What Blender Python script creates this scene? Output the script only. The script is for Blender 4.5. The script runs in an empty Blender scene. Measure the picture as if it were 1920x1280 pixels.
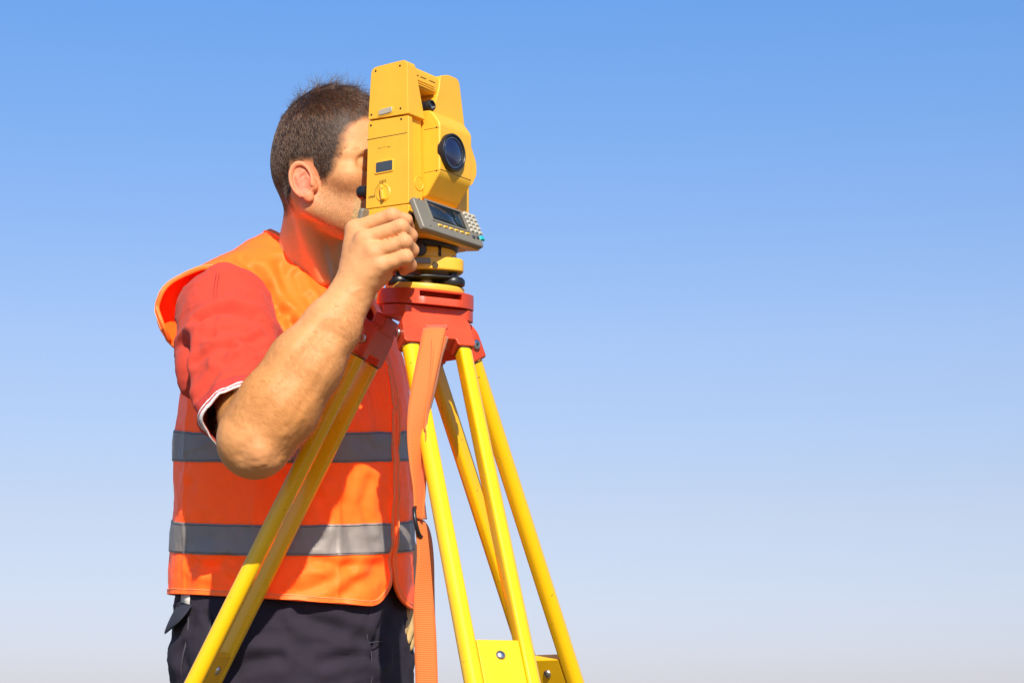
import bpy, bmesh, math, random
import numpy as np
from mathutils import Vector, Matrix
random.seed(7); RNG = np.random.default_rng(7)
scene = bpy.context.scene
COL = scene.collection
rad = math.radians
# ------------------------------------------------------------------ camera, sky, sun, exposure
CAM_Z, PITCH, FPX = 0.75, rad(10.5), 4000.0       # camera height, upward tilt, focal length in 1920-px units
cam_d = bpy.data.cameras.new('camera'); cam = bpy.data.objects.new('camera', cam_d); COL.objects.link(cam)
cam.location = (0, 0, CAM_Z); cam.rotation_euler = (rad(90) + PITCH, 0, 0)
cam_d.sensor_width = 36.0; cam_d.lens = FPX / 1920 * 36; cam_d.clip_start = 0.05; cam_d.clip_end = 6000
scene.camera = cam
SUN_EL, SUN_AZ = rad(37), rad(9)                   # azimuth: degrees right of straight behind the camera
sun_dir = Vector((math.sin(SUN_AZ) * math.cos(SUN_EL), -math.cos(SUN_AZ) * math.cos(SUN_EL), math.sin(SUN_EL)))
world = bpy.data.worlds.new('World'); scene.world = world; world.use_nodes = True
nt = world.node_tree; nt.nodes.clear()
sky = nt.nodes.new('ShaderNodeTexSky'); sky.sky_type = 'NISHITA'; sky.sun_disc = False
sky.sun_elevation = SUN_EL; sky.sun_rotation = math.pi - SUN_AZ
sky.altitude = 0; sky.air_density = 1.0; sky.dust_density = 0.45; sky.ozone_density = 2.5
# summer air: the Nishita sky graded by elevation (clear deep blue aloft, pale lavender haze low down), the same all round
tcw = nt.nodes.new('ShaderNodeTexCoord'); sx = nt.nodes.new('ShaderNodeSeparateXYZ'); nt.links.new(tcw.outputs['Generated'], sx.inputs[0])
rmp = nt.nodes.new('ShaderNodeValToRGB'); nt.links.new(sx.outputs['Z'], rmp.inputs[0]); rmp.color_ramp.interpolation = 'LINEAR'
SKY_GRADE = [(0.026, (.73, .69, .94)), (0.103, (.96, .81, .88)), (0.182, (1.04, .96, 1.06)), (0.335, (.76, 1.07, 1.40))]
while len(rmp.color_ramp.elements) < len(SKY_GRADE): rmp.color_ramp.elements.new(0.5)
for e, (p_, c_) in zip(rmp.color_ramp.elements, SKY_GRADE): e.position = p_; e.color = (*c_, 1)
hs = nt.nodes.new('ShaderNodeMix'); hs.data_type = 'RGBA'; hs.blend_type = 'MULTIPLY'; hs.clamp_result = False; hs.inputs[0].default_value = 1
nt.links.new(rmp.outputs[0], hs.inputs[7])
bg = nt.nodes.new('ShaderNodeBackground'); bg.inputs['Strength'].default_value = 0.0985
wo = nt.nodes.new('ShaderNodeOutputWorld')
nt.links.new(sky.outputs[0], hs.inputs[6]); nt.links.new(hs.outputs[2], bg.inputs[0]); nt.links.new(bg.outputs[0], wo.inputs[0])
sun_d = bpy.data.lights.new('sun', 'SUN'); sun_d.energy = 5.0; sun_d.angle = rad(0.53); sun_d.color = (1.0, 0.93, 0.82)
sun = bpy.data.objects.new('sun', sun_d); COL.objects.link(sun); sun.location = (1, -4, 6)
sun.rotation_euler = sun_dir.to_track_quat('Z', 'Y').to_euler()
scene.view_settings.view_transform = 'Standard'; scene.view_settings.look = 'None'
scene.view_settings.exposure = 0.30; scene.view_settings.gamma = 1.0; scene.view_settings.use_curve_mapping = False
scene.cycles.max_bounces = 8

# ------------------------------------------------------------------ surveying the photograph: sight lines of the camera
_cp, _sp = math.cos(PITCH), math.sin(PITCH)
def ray(px, py):
    x, y = (px - 960) / FPX, (640 - py) / FPX
    return Vector((x, _cp - y * _sp, _sp + y * _cp))
def P(px, py, Y):
    d = ray(px, py); t = Y / d.y
    return Vector((d.x * t, Y, CAM_Z + d.z * t))
def hit(px, py, o, n):
    d = ray(px, py); c = Vector((0, 0, CAM_Z)); t = (Vector(o) - c).dot(n) / d.dot(n)
    return c + d * t

# ------------------------------------------------------------------ materials
def mat(name, col, rough=0.5, metal=0.0, spec=0.5, var=0.06, vscale=30.0, bump=0.0, bscale=200.0, coat=0.0, sheen=0.0,
        trans=0.0, specks=None, sss=0.0):
    m = bpy.data.materials.new(name); m.use_nodes = True
    n = m.node_tree; b = n.nodes['Principled BSDF']; L = n.links.new
    b.inputs['Roughness'].default_value = rough; b.inputs['Metallic'].default_value = metal
    b.inputs['Specular IOR Level'].default_value = spec
    if coat: b.inputs['Coat Weight'].default_value = coat; b.inputs['Coat Roughness'].default_value = 0.12
    if sheen: b.inputs['Sheen Weight'].default_value = sheen; b.inputs['Sheen Roughness'].default_value = 0.4
    tc = n.nodes.new('ShaderNodeTexCoord')
    no = n.nodes.new('ShaderNodeTexNoise'); no.inputs['Scale'].default_value = vscale; no.inputs['Detail'].default_value = 4
    L(tc.outputs['Object'], no.inputs['Vector'])
    mr = n.nodes.new('ShaderNodeMapRange'); mr.inputs[1].default_value = 0.25; mr.inputs[2].default_value = 0.75
    mr.inputs[3].default_value = 1 - var; mr.inputs[4].default_value = 1 + var
    L(no.outputs['Fac'], mr.inputs[0])
    mx = n.nodes.new('ShaderNodeMix'); mx.data_type = 'RGBA'; mx.blend_type = 'MULTIPLY'; mx.inputs[0].default_value = 1
    mx.inputs[6].default_value = (*col, 1); L(mr.outputs[0], mx.inputs[7])
    out = mx.outputs[2]
    if specks:
        sc, th, sc_col = specks
        n2 = n.nodes.new('ShaderNodeTexNoise'); n2.inputs['Scale'].default_value = sc; n2.inputs['Detail'].default_value = 2
        L(tc.outputs['Object'], n2.inputs['Vector'])
        r2 = n.nodes.new('ShaderNodeMapRange'); r2.inputs[1].default_value = th; r2.inputs[2].default_value = th + 0.02
        L(n2.outputs['Fac'], r2.inputs[0])
        m2 = n.nodes.new('ShaderNodeMix'); m2.data_type = 'RGBA'; L(r2.outputs[0], m2.inputs[0]); L(out, m2.inputs[6])
        m2.inputs[7].default_value = (*sc_col, 1); out = m2.outputs[2]
    L(out, b.inputs['Base Color'])
    r3 = n.nodes.new('ShaderNodeMapRange'); r3.inputs[3].default_value = max(0.02, rough - 0.08); r3.inputs[4].default_value = min(1, rough + 0.08)
    L(no.outputs['Fac'], r3.inputs[0]); L(r3.outputs[0], b.inputs['Roughness'])
    if bump:
        nb = n.nodes.new('ShaderNodeTexNoise'); nb.inputs['Scale'].default_value = bscale; nb.inputs['Detail'].default_value = 3
        L(tc.outputs['Object'], nb.inputs['Vector'])
        bp = n.nodes.new('ShaderNodeBump'); bp.inputs['Strength'].default_value = bump; bp.inputs['Distance'].default_value = 0.002
        L(nb.outputs['Fac'], bp.inputs['Height']); L(bp.outputs[0], b.inputs['Normal'])
    if trans:
        t = n.nodes.new('ShaderNodeBsdfTranslucent'); L(out, t.inputs['Color'])
        ms = n.nodes.new('ShaderNodeMixShader'); ms.inputs[0].default_value = trans
        L(b.outputs[0], ms.inputs[1]); L(t.outputs[0], ms.inputs[2])
        L(ms.outputs[0], n.nodes['Material Output'].inputs[0])
    return m
M = {}
M['body'] = mat('yellow instrument plastic', (0.83, 0.425, 0.026), 0.42, var=0.055, bump=0.06, bscale=900, specks=(260, 0.76, (0.35, 0.2, 0.03)))
M['tube'] = mat('yellow enamelled tube', (0.90, 0.500, 0.0020), 0.28, var=0.04, vscale=14, coat=0.3, specks=(170, 0.735, (0.16, 0.11, 0.03)))
M['plate'] = mat('yellow bracket plastic', (0.88, 0.49, 0.003), 0.4, var=0.03, specks=(190, 0.75, (0.3, 0.2, 0.03)))
M['red'] = mat('orange red moulded casting', (0.63, 0.058, 0.012), 0.42, var=0.14, vscale=22, bump=0.12, bscale=500, specks=(240, 0.72, (0.12, 0.02, 0.012)))
M['black'] = mat('black plastic', (0.012, 0.012, 0.014), 0.35, var=0.1)
M['darkgrey'] = mat('dark grey knob plastic', (0.035, 0.04, 0.05), 0.45, var=0.1)
M['bezel'] = mat('grey brown bezel plastic', (0.195, 0.172, 0.128), 0.42, var=0.05, bump=0.05, bscale=900)
M['screen'] = mat('dark display glass', (0.012, 0.02, 0.03), 0.08, var=0.05, coat=0.6)
M['key'] = mat('pale key cap', (0.46, 0.42, 0.33), 0.4)
M['fkey'] = mat('amber function key', (0.75, 0.42, 0.03), 0.4)
M['teal'] = mat('teal key', (0.02, 0.42, 0.42), 0.35)
M['steel'] = mat('bright steel', (0.55, 0.53, 0.5), 0.28, metal=1.0)
M['brass'] = mat('brass', (0.55, 0.42, 0.2), 0.3, metal=1.0)
M['seam'] = mat('dark joint', (0.06, 0.035, 0.006), 0.7)
M['screw'] = mat('recessed screw', (0.05, 0.035, 0.015), 0.5, metal=0.4)
M['print'] = mat('dark print', (0.07, 0.04, 0.008), 0.6)
M['winglass'] = mat('grey window glass', (0.05, 0.055, 0.06), 0.12, coat=0.5)
M['greybtn'] = mat('translucent grey button', (0.42, 0.36, 0.27), 0.35)
M['headplate'] = mat('yellow painted plate', (0.82, 0.46, 0.04), 0.45, var=0.08, specks=(200, 0.72, (0.3, 0.12, 0.03)))

# ------------------------------------------------------------------ objects
OFF = {}
def thing(name, label, cat, loc, group=None):
    o = bpy.data.objects.new(name, None); COL.objects.link(o); o.location = loc; o.empty_display_size = 0.05
    o['label'] = label; o['category'] = cat
    if group: o['group'] = group
    OFF[o.name] = Vector(loc); return o
def mk(name, verts, faces, m, parent=None, smooth=30, bevel=0, bseg=2, label=None, solid=0, tf=None, subs=0):
    """one mesh object; verts are world points (or local points run through tf)"""
    if tf: verts = [tf(*v) for v in verts]
    off = OFF.get(parent.name, Vector((0, 0, 0))) if parent else Vector((0, 0, 0))
    V = np.asarray([tuple(v) for v in verts], dtype=float) - np.array(off)
    me = bpy.data.meshes.new(name); me.from_pydata(V.tolist() if len(V) < 100000 else V, [], faces)
    bm = bmesh.new(); bm.from_mesh(me); bmesh.ops.recalc_face_normals(bm, faces=bm.faces); bm.to_mesh(me); bm.free()
    me.materials.append(m)
    me.polygons.foreach_set('use_smooth', [True] * len(me.polygons))
    if smooth is not None and smooth < 180: me.set_sharp_from_angle(angle=rad(smooth))
    o = bpy.data.objects.new(name, me); COL.objects.link(o)
    if parent: o.parent = parent
    OFF[o.name] = off
    if bevel:
        b = o.modifiers.new('bevel', 'BEVEL'); b.width = bevel; b.segments = bseg; b.limit_method = 'ANGLE'; b.angle_limit = rad(28)
        b.harden_normals = False; me.polygons.foreach_set('use_smooth', [True] * len(me.polygons))
        me.set_sharp_from_angle(angle=rad(180))
        w = o.modifiers.new('normals', 'WEIGHTED_NORMAL'); w.keep_sharp = True
    if solid:
        s = o.modifiers.new('solid', 'SOLIDIFY'); s.thickness = solid; s.offset = -1
    if subs:
        s = o.modifiers.new('subd', 'SUBSURF'); s.levels = subs; s.render_levels = subs
    if label: o['label'] = label
    return o
def obj_copy(o, parent, delta):
    c = o.copy(); COL.objects.link(c); c.parent = parent; c.location = Vector(o.location) + delta; OFF[c.name] = OFF[o.name]; return c
def boxvf(a, b):
    (x0, y0, z0), (x1, y1, z1) = a, b
    v = [(x0, y0, z0), (x1, y0, z0), (x1, y1, z0), (x0, y1, z0), (x0, y0, z1), (x1, y0, z1), (x1, y1, z1), (x0, y1, z1)]
    return v, [(0, 3, 2, 1), (4, 5, 6, 7), (0, 1, 5, 4), (1, 2, 6, 5), (2, 3, 7, 6), (3, 0, 4, 7)]
def prismvf(lo, hi):
    """two equal-length rings of points"""
    n = len(lo); v = list(lo) + list(hi)
    f = [tuple(range(n))[::-1], tuple(range(n, 2 * n))] + [(i, (i + 1) % n, n + (i + 1) % n, n + i) for i in range(n)]
    return v, f
def frame(axis):
    a = Vector(axis).normalized(); h = Vector((0, 0, 1)) if abs(a.z) < 0.9 else Vector((1, 0, 0))
    u = h.cross(a).normalized(); return u, a.cross(u), a
def lathevf(c, axis, prof, n=40, caps=True):
    """prof: list of (r, h) along axis from centre c"""
    u, v, a = frame(axis); c = Vector(c); V = []; F = []
    for r, h in prof:
        for k in range(n):
            t = 2 * math.pi * k / n; V.append(c + a * h + (u * math.cos(t) + v * math.sin(t)) * r)
    m = len(prof)
    for i in range(m - 1):
        for k in range(n): F.append((i * n + k, i * n + (k + 1) % n, (i + 1) * n + (k + 1) % n, (i + 1) * n + k))
    if caps: F.append(tuple(range(n))[::-1]); F.append(tuple(range((m - 1) * n, m * n)))
    return V, F
def cyl(name, c, axis, r, h, m, parent, bevel=0.0, n=36, **k):
    if bevel: prof = [(r - bevel, 0), (r - bevel * .3, bevel * .3), (r, bevel), (r, h - bevel), (r - bevel * .3, h - bevel * .3), (r - bevel, h)]
    else: prof = [(r, 0), (r, h)]
    return mk(name, *lathevf(c, axis, prof, n), m, parent, smooth=50 if bevel else 35, **k)
def round_poly(pts, r, seg=4):
    """round the corners of a 2-D polygon; r a number or a list"""
    out = []; n = len(pts)
    for i in range(n):
        p0, p, p1 = Vector(pts[i - 1]), Vector(pts[i]), Vector(pts[(i + 1) % n])
        rr = r[i] if isinstance(r, (list, tuple)) else r
        rr = min(rr, (p0 - p).length * .45, (p1 - p).length * .45)
        if rr < 1e-5: out.append(tuple(p)); continue
        a = p + (p0 - p).normalized() * rr; b = p + (p1 - p).normalized() * rr
        for k in range(seg + 1):
            t = k / seg; out.append(tuple(a * (1 - t) ** 2 + p * 2 * t * (1 - t) + b * t ** 2))
    return out
def sweepvf(path, r, n=8, closed=False, flat=1.0, upv=None):
    """tube along a polyline; r number or list; flat squashes one axis"""
    V = []; F = []; path = [Vector(p) for p in path]; m = len(path); u = None
    for i, p in enumerate(path):
        q0 = path[i - 1] if (i or closed) else path[i]; q1 = path[(i + 1) % m] if (i < m - 1 or closed) else path[i]
        d = (q1 - q0).normalized()
        if u is None: u = frame(d)[0] if upv is None else (Vector(upv) - d * Vector(upv).dot(d)).normalized()
        else: u = (u - d * u.dot(d)).normalized()
        v = d.cross(u); rr = r[i] if isinstance(r, (list, tuple, np.ndarray)) else r
        for k in range(n):
            t = 2 * math.pi * k / n; V.append(p + u * math.cos(t) * rr + v * math.sin(t) * rr * flat)
    for i in range(m if closed else m - 1):
        for k in range(n): F.append((i * n + k, i * n + (k + 1) % n, ((i + 1) % m) * n + (k + 1) % n, ((i + 1) % m) * n + k))
    if not closed: F.append(tuple(range(n))[::-1]); F.append(tuple(range((m - 1) * n, m * n)))
    return V, F
def catmull(pts, n=8):
    pts = [np.array(p, float) for p in pts]; out = []
    for i in range(len(pts) - 1):
        p0 = pts[max(i - 1, 0)]; p1 = pts[i]; p2 = pts[i + 1]; p3 = pts[min(i + 2, len(pts) - 1)]
        for k in range(n):
            t = k / n
            out.append(.5 * ((2 * p1) + (p2 - p0) * t + (2 * p0 - 5 * p1 + 4 * p2 - p3) * t * t + (3 * p1 - p0 - 3 * p2 + p3) * t ** 3))
    out.append(pts[-1]); return out
def boolean_cut(o, vf):
    """carve closed mesh vf (world points) out of o, for good"""
    me = bpy.data.meshes.new('cut'); off = OFF[o.name]
    me.from_pydata([tuple(Vector(v) - off) for v in vf[0]], [], vf[1])
    bm = bmesh.new(); bm.from_mesh(me); bmesh.ops.recalc_face_normals(bm, faces=bm.faces); bm.to_mesh(me); bm.free()
    c = bpy.data.objects.new('cut', me); COL.objects.link(c)
    c.location = o.parent.location if o.parent else (0, 0, 0)
    b = o.modifiers.new('cut', 'BOOLEAN'); b.operation = 'DIFFERENCE'; b.object = c; b.solver = 'EXACT'
    bpy.context.view_layer.update()
    dg = bpy.context.evaluated_depsgraph_get()
    new = bpy.data.meshes.new_from_object(o.evaluated_get(dg)); o.modifiers.clear(); o.data = new
    bpy.data.objects.remove(c); bpy.data.meshes.remove(me)

# ------------------------------------------------------------------ ground (below the frame: the camera looks up)
gm = mat('dry field soil', (0.15, 0.115, 0.062), 0.95, var=0.35, vscale=0.8, bump=0.5, bscale=12)
g = mk('ground', [(-3000, -3000, 0), (3000, -3000, 0), (3000, 3000, 0), (-3000, 3000, 0)], [(0, 1, 2, 3)], gm)
g['kind'] = 'structure'
# ================================================================== TOTAL STATION
AX, AY = P(797, 540, 3.2).x, 3.2                     # vertical axis of instrument and tripod
AL = rad(34)
FW = Vector((math.cos(AL), -math.sin(AL), 0))        # where the telescope points
E2 = Vector((math.sin(AL), math.cos(AL), 0))         # from near standard to far standard
A0 = Vector((AX, AY, 0))
def I(f, w, z): return A0 + FW * f + E2 * w + Vector((0, 0, z))
def loc(p): q = Vector(p) - A0; return q.dot(FW), q.dot(E2), p[2]
def onw(px, py, w): q = loc(hit(px, py, A0 + E2 * w, E2)); return q[0], q[2]      # -> (f, z)
def onf(px, py, f): q = loc(hit(px, py, A0 + FW * f, FW)); return q[1], q[2]      # -> (w, z)
def zy(py, Y=3.2): return P(797, py, Y).z
ts = thing('total_station', 'yellow surveying total station with handle, round lens and grey keypad display', 'total station', (AX, AY, zy(470)))
tiltz = lambda pts: pts
WA, FB = -0.088, 0.028
def fz_prism(name, prof, w0, w1, m, parent=ts, r=0.0, seg=4, **k):
    pr = round_poly(prof, r, seg) if r else prof
    lo = [I(f, w0(z) if callable(w0) else w0, z) for f, z in pr]; hi = [I(f, w1(z) if callable(w1) else w1, z) for f, z in pr]
    return mk(name, *prismvf(lo, hi), m, parent, **k)
def wz_prism(name, prof, f0, f1, m, parent=ts, r=0.0, seg=4, **k):
    pr = round_poly(prof, r, seg) if r else prof
    return mk(name, *prismvf([I(f0, w, z) for w, z in pr], [I(f1, w, z) for w, z in pr]), m, parent, **k)
# near standard: upper cover (battery and grip), side cover, lower cover
up = [onw(*p, WA) for p in [(697, 128), (764, 111), (766, 213), (691, 225)]]
z_t, z_b = up[1][1], up[2][1]
def win_(z):   # the inner side of the upper cover flares out downwards
    t = min(max((z_t - z) / (z_t - z_b), 0), 1.05); return WA + 0.020 + 0.022 * t ** 1.5
fz_prism('battery_cover', up, WA - .001, win_, M['body'], r=[.010, .010, .002, .002], bevel=.0035, bseg=3)
mid = [onw(*p, WA) for p in [(690.5, 228), (766, 216), (766, 381), (685.5, 392)]]
sc_ = fz_prism('side_cover', mid, WA, WA + .010, M['body'], r=.003, bevel=.003, bseg=3)
low = [onw(*p, WA) for p in [(685.3, 393), (766, 382), (767, 441), (684, 452)]]
low[2] = (low[2][0], zy(461) + .0005); low[3] = (low[3][0], zy(461) + .0005)
fz_prism('lower_cover', low, WA + .0005, WA + .010, M['body'], r=.003, bevel=.0025, bseg=3)
std = [onw(*p, WA + .012) for p in [(693, 224), (768, 214), (772, 440), (688, 452)]]
std[2] = (std[2][0], zy(461) + .001); std[3] = (std[3][0], zy(461) + .001)
std = [(f + (-.001 if f > 0 else .001), z) for f, z in std]
fz_prism('standard', std, WA + .0105, -.044, M['body'], bevel=.003, bseg=3)
# seam across the side cover (battery door line)
def strip_w(name, a, b, w, th, m, parent, d=.0006):
    """thin recess line on the w plane from pixel a to pixel b"""
    (f0, z0), (f1, z1) = onw(*a, w), onw(*b, w)
    dv = Vector((f1 - f0, z1 - z0)); nrm = Vector((-dv.y, dv.x)).normalized() * th / 2
    pts = [(f0 + nrm.x, z0 + nrm.y), (f1 + nrm.x, z1 + nrm.y), (f1 - nrm.x, z1 - nrm.y), (f0 - nrm.x, z0 - nrm.y)]
    return mk(name, *prismvf([I(f, w - d, z) for f, z in pts], [I(f, w + .001, z) for f, z in pts]), m, parent, smooth=None)
strip_w('door_line', (688.6, 262.5), (763, 249), WA, .0009, M['seam'], sc_, .0003)
def dot_w(name, px, py, w, r, h, m, parent, **k):
    f, z = onw(px, py, w); return cyl(name, I(f, w + .0008, z), -E2, r, h + .0008, m, parent, n=20, **k)
for p in [(704.5, 133.5), (750, 123.5), (696.5, 215.5), (751, 203.5)]: dot_w('screw', *p, WA - .001, .0017, .0003, M['screw'], ts)
for p in [(695.5, 235.5), (752.3, 223.5)]: dot_w('screw', *p, WA, .0018, .0003, M['screw'], ts)
# grey oval button with rim
def oval_w(name, px, py, hw, hh, w, d0, d1, m, parent, bevel=0, sq=False, tilt=.07):
    f, z = onw(px, py, w); pts = []
    if sq: base = round_poly([(-hw, -hh), (hw, -hh), (hw, hh), (-hw, hh)], min(hw, hh) * .3, 4)
    else: base = round_poly([(-hw, -hh), (hw, -hh), (hw, hh), (-hw, hh)], min(hw, hh) * .98, 6)
    return mk(name, *prismvf([I(f + a, w + d0, z + b + a * tilt) for a, b in base], [I(f + a, w - d1, z + b + a * tilt) for a, b in base]), m, parent, bevel=bevel, smooth=40)
oval_w('button_rim', 722.7, 209.2, .0155, .0065, WA - .001, .001, .0008, M['body'], ts, bevel=.0006)
oval_w('button', 723.5, 208.8, .0128, .0046, WA - .001, .001, .0022, M['greybtn'], ts, bevel=.0012)
# counter window: recessed frame and dark glass
oval_w('window_frame', 720.5, 312.5, .0180, .0102, WA, .001, .0014, M['body'], ts, bevel=.001, sq=True, tilt=0)
oval_w('window_pane', 721.3, 312.3, .0155, .0078, WA, .001, .0017, M['winglass'], ts, sq=True, tilt=0)
# lock dial
f_, z_ = onw(719, 362, WA)
dial = mk('lock_dial', *lathevf(I(f_, WA + .001, z_), -E2, [(.0138, 0), (.0138, .0015), (.0122, .0026), (.0118, .0018), (.0105, .0018)], 40), M['body'], ts, smooth=40)
gr = round_poly([(-.0032, -.0118), (.0032, -.0118), (.0032, .0118), (-.0032, .0118)], .003, 4)
ca, sa = math.cos(rad(10)), math.sin(rad(10))
mk('grip', *prismvf([I(f_ + (a * ca - b * sa), WA - .0005, z_ + a * sa + b * ca) for a, b in gr], [I(f_ + (a * ca * .7 - b * sa), WA - .0062, z_ + a * sa + b * ca) for a, b in gr]), M['body'], dial, bevel=.001)
dot_w('mark', 716.3, 352.8, WA - .0058, .0008, .0008, M['print'], dial)
arc = [I(f_ + .0168 * math.cos(rad(t)), WA - .0002, z_ + .0168 * math.sin(rad(t))) for t in range(88, 196, 6)]
mk('dial_scale', *sweepvf(arc, .0003, 6), M['print'], ts)
dot_w('mark', 717.5, 344.8, WA, .0009, .0003, M['print'], ts); dot_w('mark', 702.5, 366.8, WA, .0009, .0003, M['print'], ts)
def text_w(name, s, px, py, size, parent, w=WA):
    cu = bpy.data.curves.new(name, 'FONT'); cu.body = s; cu.size = size; cu.align_x = 'CENTER'; cu.align_y = 'CENTER'; cu.extrude = .0001
    cu.materials.append(M['print']); f, z = onw(px, py, w)
    o = bpy.data.objects.new(name + '_text', cu); COL.objects.link(o)
    mtx = Matrix((FW, Vector((0, 0, 1)), -E2)).transposed().to_4x4(); p = I(f, w - .0004, z) - OFF[parent.name]
    o.matrix_local = Matrix.Translation(p) @ mtx; bpy.context.view_layer.update()
    me = bpy.data.meshes.new_from_object(o.evaluated_get(bpy.context.evaluated_depsgraph_get())); bpy.data.objects.remove(o); bpy.data.curves.remove(cu)
    me.transform(Matrix.Translation(p) @ mtx); o = bpy.data.objects.new(name, me); COL.objects.link(o); o.parent = parent; OFF[o.name] = OFF[parent.name]; return o
text_w('lock_lettering', 'LOCK', 718, 340, .0052, ts); text_w('open_lettering', 'OPEN', 697, 369.5, .0047, ts)
for a, b in [((709, 278.5), (716, 277.5)), ((718.5, 276.2), (722, 275.6)), ((725, 276.2), (732.5, 275))]: strip_w('maker_mark', a, b, WA, .0007, M['print'], ts, .0002)
# near standard front face: round plug
wv, zv = onf(785, 344.5, FB - .001)
mk('round_plug', *lathevf(I(FB - .0025, wv, zv), FW, [(.0112, 0), (.0112, .0022), (.0104, .0027), (.0098, .0021)], 36), M['body'], ts, smooth=40)
# handle bar
hb = [(-.030, 0), (FB - .001, 0)]
zt0, zt1 = onf(777, 122, FB)[1], onf(832, 146, FB)[1]; zb0 = onf(784, 161, FB)[1]
w0h, w1h = -.072, .046
prof = round_poly([(-.034, zb0), (FB - .003, zb0), (FB - .002, zt0), (-.034, zt0)], .008, 5)
hd = mk('handle', *prismvf([I(f, w0h, z) for f, z in prof], [I(f, w1h, z + (zt1 - zt0) * (1 if z > (zb0 + zt0) / 2 else .4)) for f, z in prof]), M['body'], ts, smooth=40)
for i in range(3):
    a, b = onf(783, 151 + i * 4.6, FB - .001), onf(818, 161.5 + i * 4.2, FB - .001)
    zz = (a[1] + b[1]) / 2
    mk('grip_rib', *sweepvf([I(FB - .0022, a[0], zb0 + .0032 + .0037 * (2 - i)), I(FB - .0022, b[0] - .004, zb0 + .003 + .0035 * (2 - i))], .0013, 8), M['body'], hd)
for a, b in [(782, 787), (790.5, 801), (807, 818)]:
    wa, wb = onf(a, 147, FB)[0], onf(b, 152, FB)[0]; zz = zb0 + .0168
    mk('grip_mark', *boxvf((0, 0, 0), (1, 1, 1)), M['print'], hd, smooth=None, tf=lambda x, y, z: I(FB - .0042 + x * .0024, wa + (wb - wa) * y, zz + z * .0008))
# far upper cover
fu = [onf(*p, FB) for p in [(826, 142), (841, 140.5), (861, 149), (873, 251), (838, 251), (806, 209), (812, 203), (823, 172)]]
wz_prism('battery_cover', fu, -.050, FB, M['body'], r=[.004, .006, .010, .003, .003, .004, .01, .012], bevel=.006, bseg=3)
# far standard and its bulged cover
fs = [onf(*p, .02) for p in [(852, 252), (871, 252), (879, 345), (879, 440), (852, 436)]]
fs[1] = (.084, fs[1][1]); fs[2] = (.084, fs[2][1]); fs[3] = (.084, fs[3][1])
wz_prism('standard', fs, -.052, .024, M['body'], bevel=.003)
fb = [onf(*p, .012) for p in [(866, 251), (872, 251), (889, 305), (890, 328), (881, 349), (866, 349)]]
wz_prism('side_cover', fb, -.05, .016, M['body'], r=[.001, .004, .006, .008, .006, .001], bevel=.005, bseg=3)
# telescope
WT = -.042
tp = [onw(*p, WT) for p in [(794, 207), (808, 206.5), (825, 229.5), (824.5, 322), (797, 371)]]
zc_obj = onf(851, 286, .058)[1]
prof = [(-.06, tp[0][1] - .004), (tp[0][0], tp[0][1]), tp[1], tp[2], tp[3], (tp[4][0] , tp[4][1]), (-.03, tp[4][1]), (-.06, tp[4][1] + .03)]
tel = fz_prism('telescope', prof, WT, .043, M['body'], r=[.004, .003, .006, .006, .008, .008, .006, .004], bevel=.0045, bseg=3)
fr = tp[2][0]
w_o, z_o = onf(851, 286, fr + .006); w_o *= 1
ring = mk('objective_ring', *lathevf(I(fr - .004, w_o, z_o), FW, [(.0292, 0), (.0295, .006), (.0295, .0105), (.0285, .012), (.0262, .0122), (.0252, .011), (.0245, .004)], 56, caps=False), M['black'], tel, smooth=40)
M['lens'] = mat('coated lens glass', (0.010, 0.014, 0.05), 0.03, var=0.02, coat=1.0)
ln = mk('lens', *lathevf(I(fr, w_o, z_o), FW, [(.0247 * math.cos(t), .0010 + .0085 * math.sin(t)) for t in [0, .2, .4, .6, .8, 1.0, 1.2, 1.4, 1.56]], 48), M['lens'], tel, smooth=60)
mk('retaining_ring', *lathevf(I(fr, w_o, z_o), FW, [(.0246, .004), (.0238, .0062), (.0228, .0062), (.0226, .004)], 48, caps=False), M['steel'], tel, smooth=40)
# joint line of the telescope housing, both sides of its front edge
for (a, b) in (((795, 324.5), (824, 317)), ((795, 244), (824, 240))):
    p0, p1 = onw(*a, WT), onw(*b, WT)
    mk('housing_joint', *boxvf((0, 0, 0), (1, 1, 1)), M['seam'], tel, smooth=None, tf=lambda x, y, z: I(p0[0] + (fr - .002 - p0[0]) * x, WT - .0003 + y * .002, p0[1] + (p1[1] - p0[1]) * x * .2 + z * .0005))
zj = onw(824, 317, WT)[1]
mk('housing_joint', *boxvf((0, 0, 0), (1, 1, 1)), M['seam'], tel, smooth=None, tf=lambda x, y, z: I(fr - .002 + x * .0023, WT + .002 + y * .08, zj + z * .0005))
for p in [(818.5, 239), (818.5, 320)]:
    f, z = onw(*p, WT); cyl('screw', I(f, WT + .001, z), -E2, .0014, .0013, M['screw'], tel, n=16)
# eyepiece and knobs at the observer's side
cyl('eyepiece', I(-.098, 0, z_o - .004), FW, .0145, .05, M['black'], ts, bevel=.003)
f_, z_ = onw(687, 362, -.06)
kb = mk('focus_knob', *lathevf(I(f_ + .026, -.066, z_), -FW, [(.006, 0), (.006, .018), (.0095, .020), (.0108, .024), (.0108, .031), (.009, .0345), (.004, .036)], 32), M['black'], ts, smooth=40)
# small black sight knob below the handle
f_, z_ = onw(796.5, 198, -.046)
sk = mk('sight_collar', *lathevf(I(.020, -.036, z_ + .001), Vector((FW.x, FW.y, .05)), [(.009, 0), (.009, .016), (.0078, .0185), (.0062, .0185), (.0058, .012)], 28), M['black'], ts, smooth=40)
cyl('sight_lens', I(.033, -.036, z_ + .0016), Vector((FW.x, FW.y, .05)), .0058, .002, M['steel'], sk, n=24)
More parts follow.
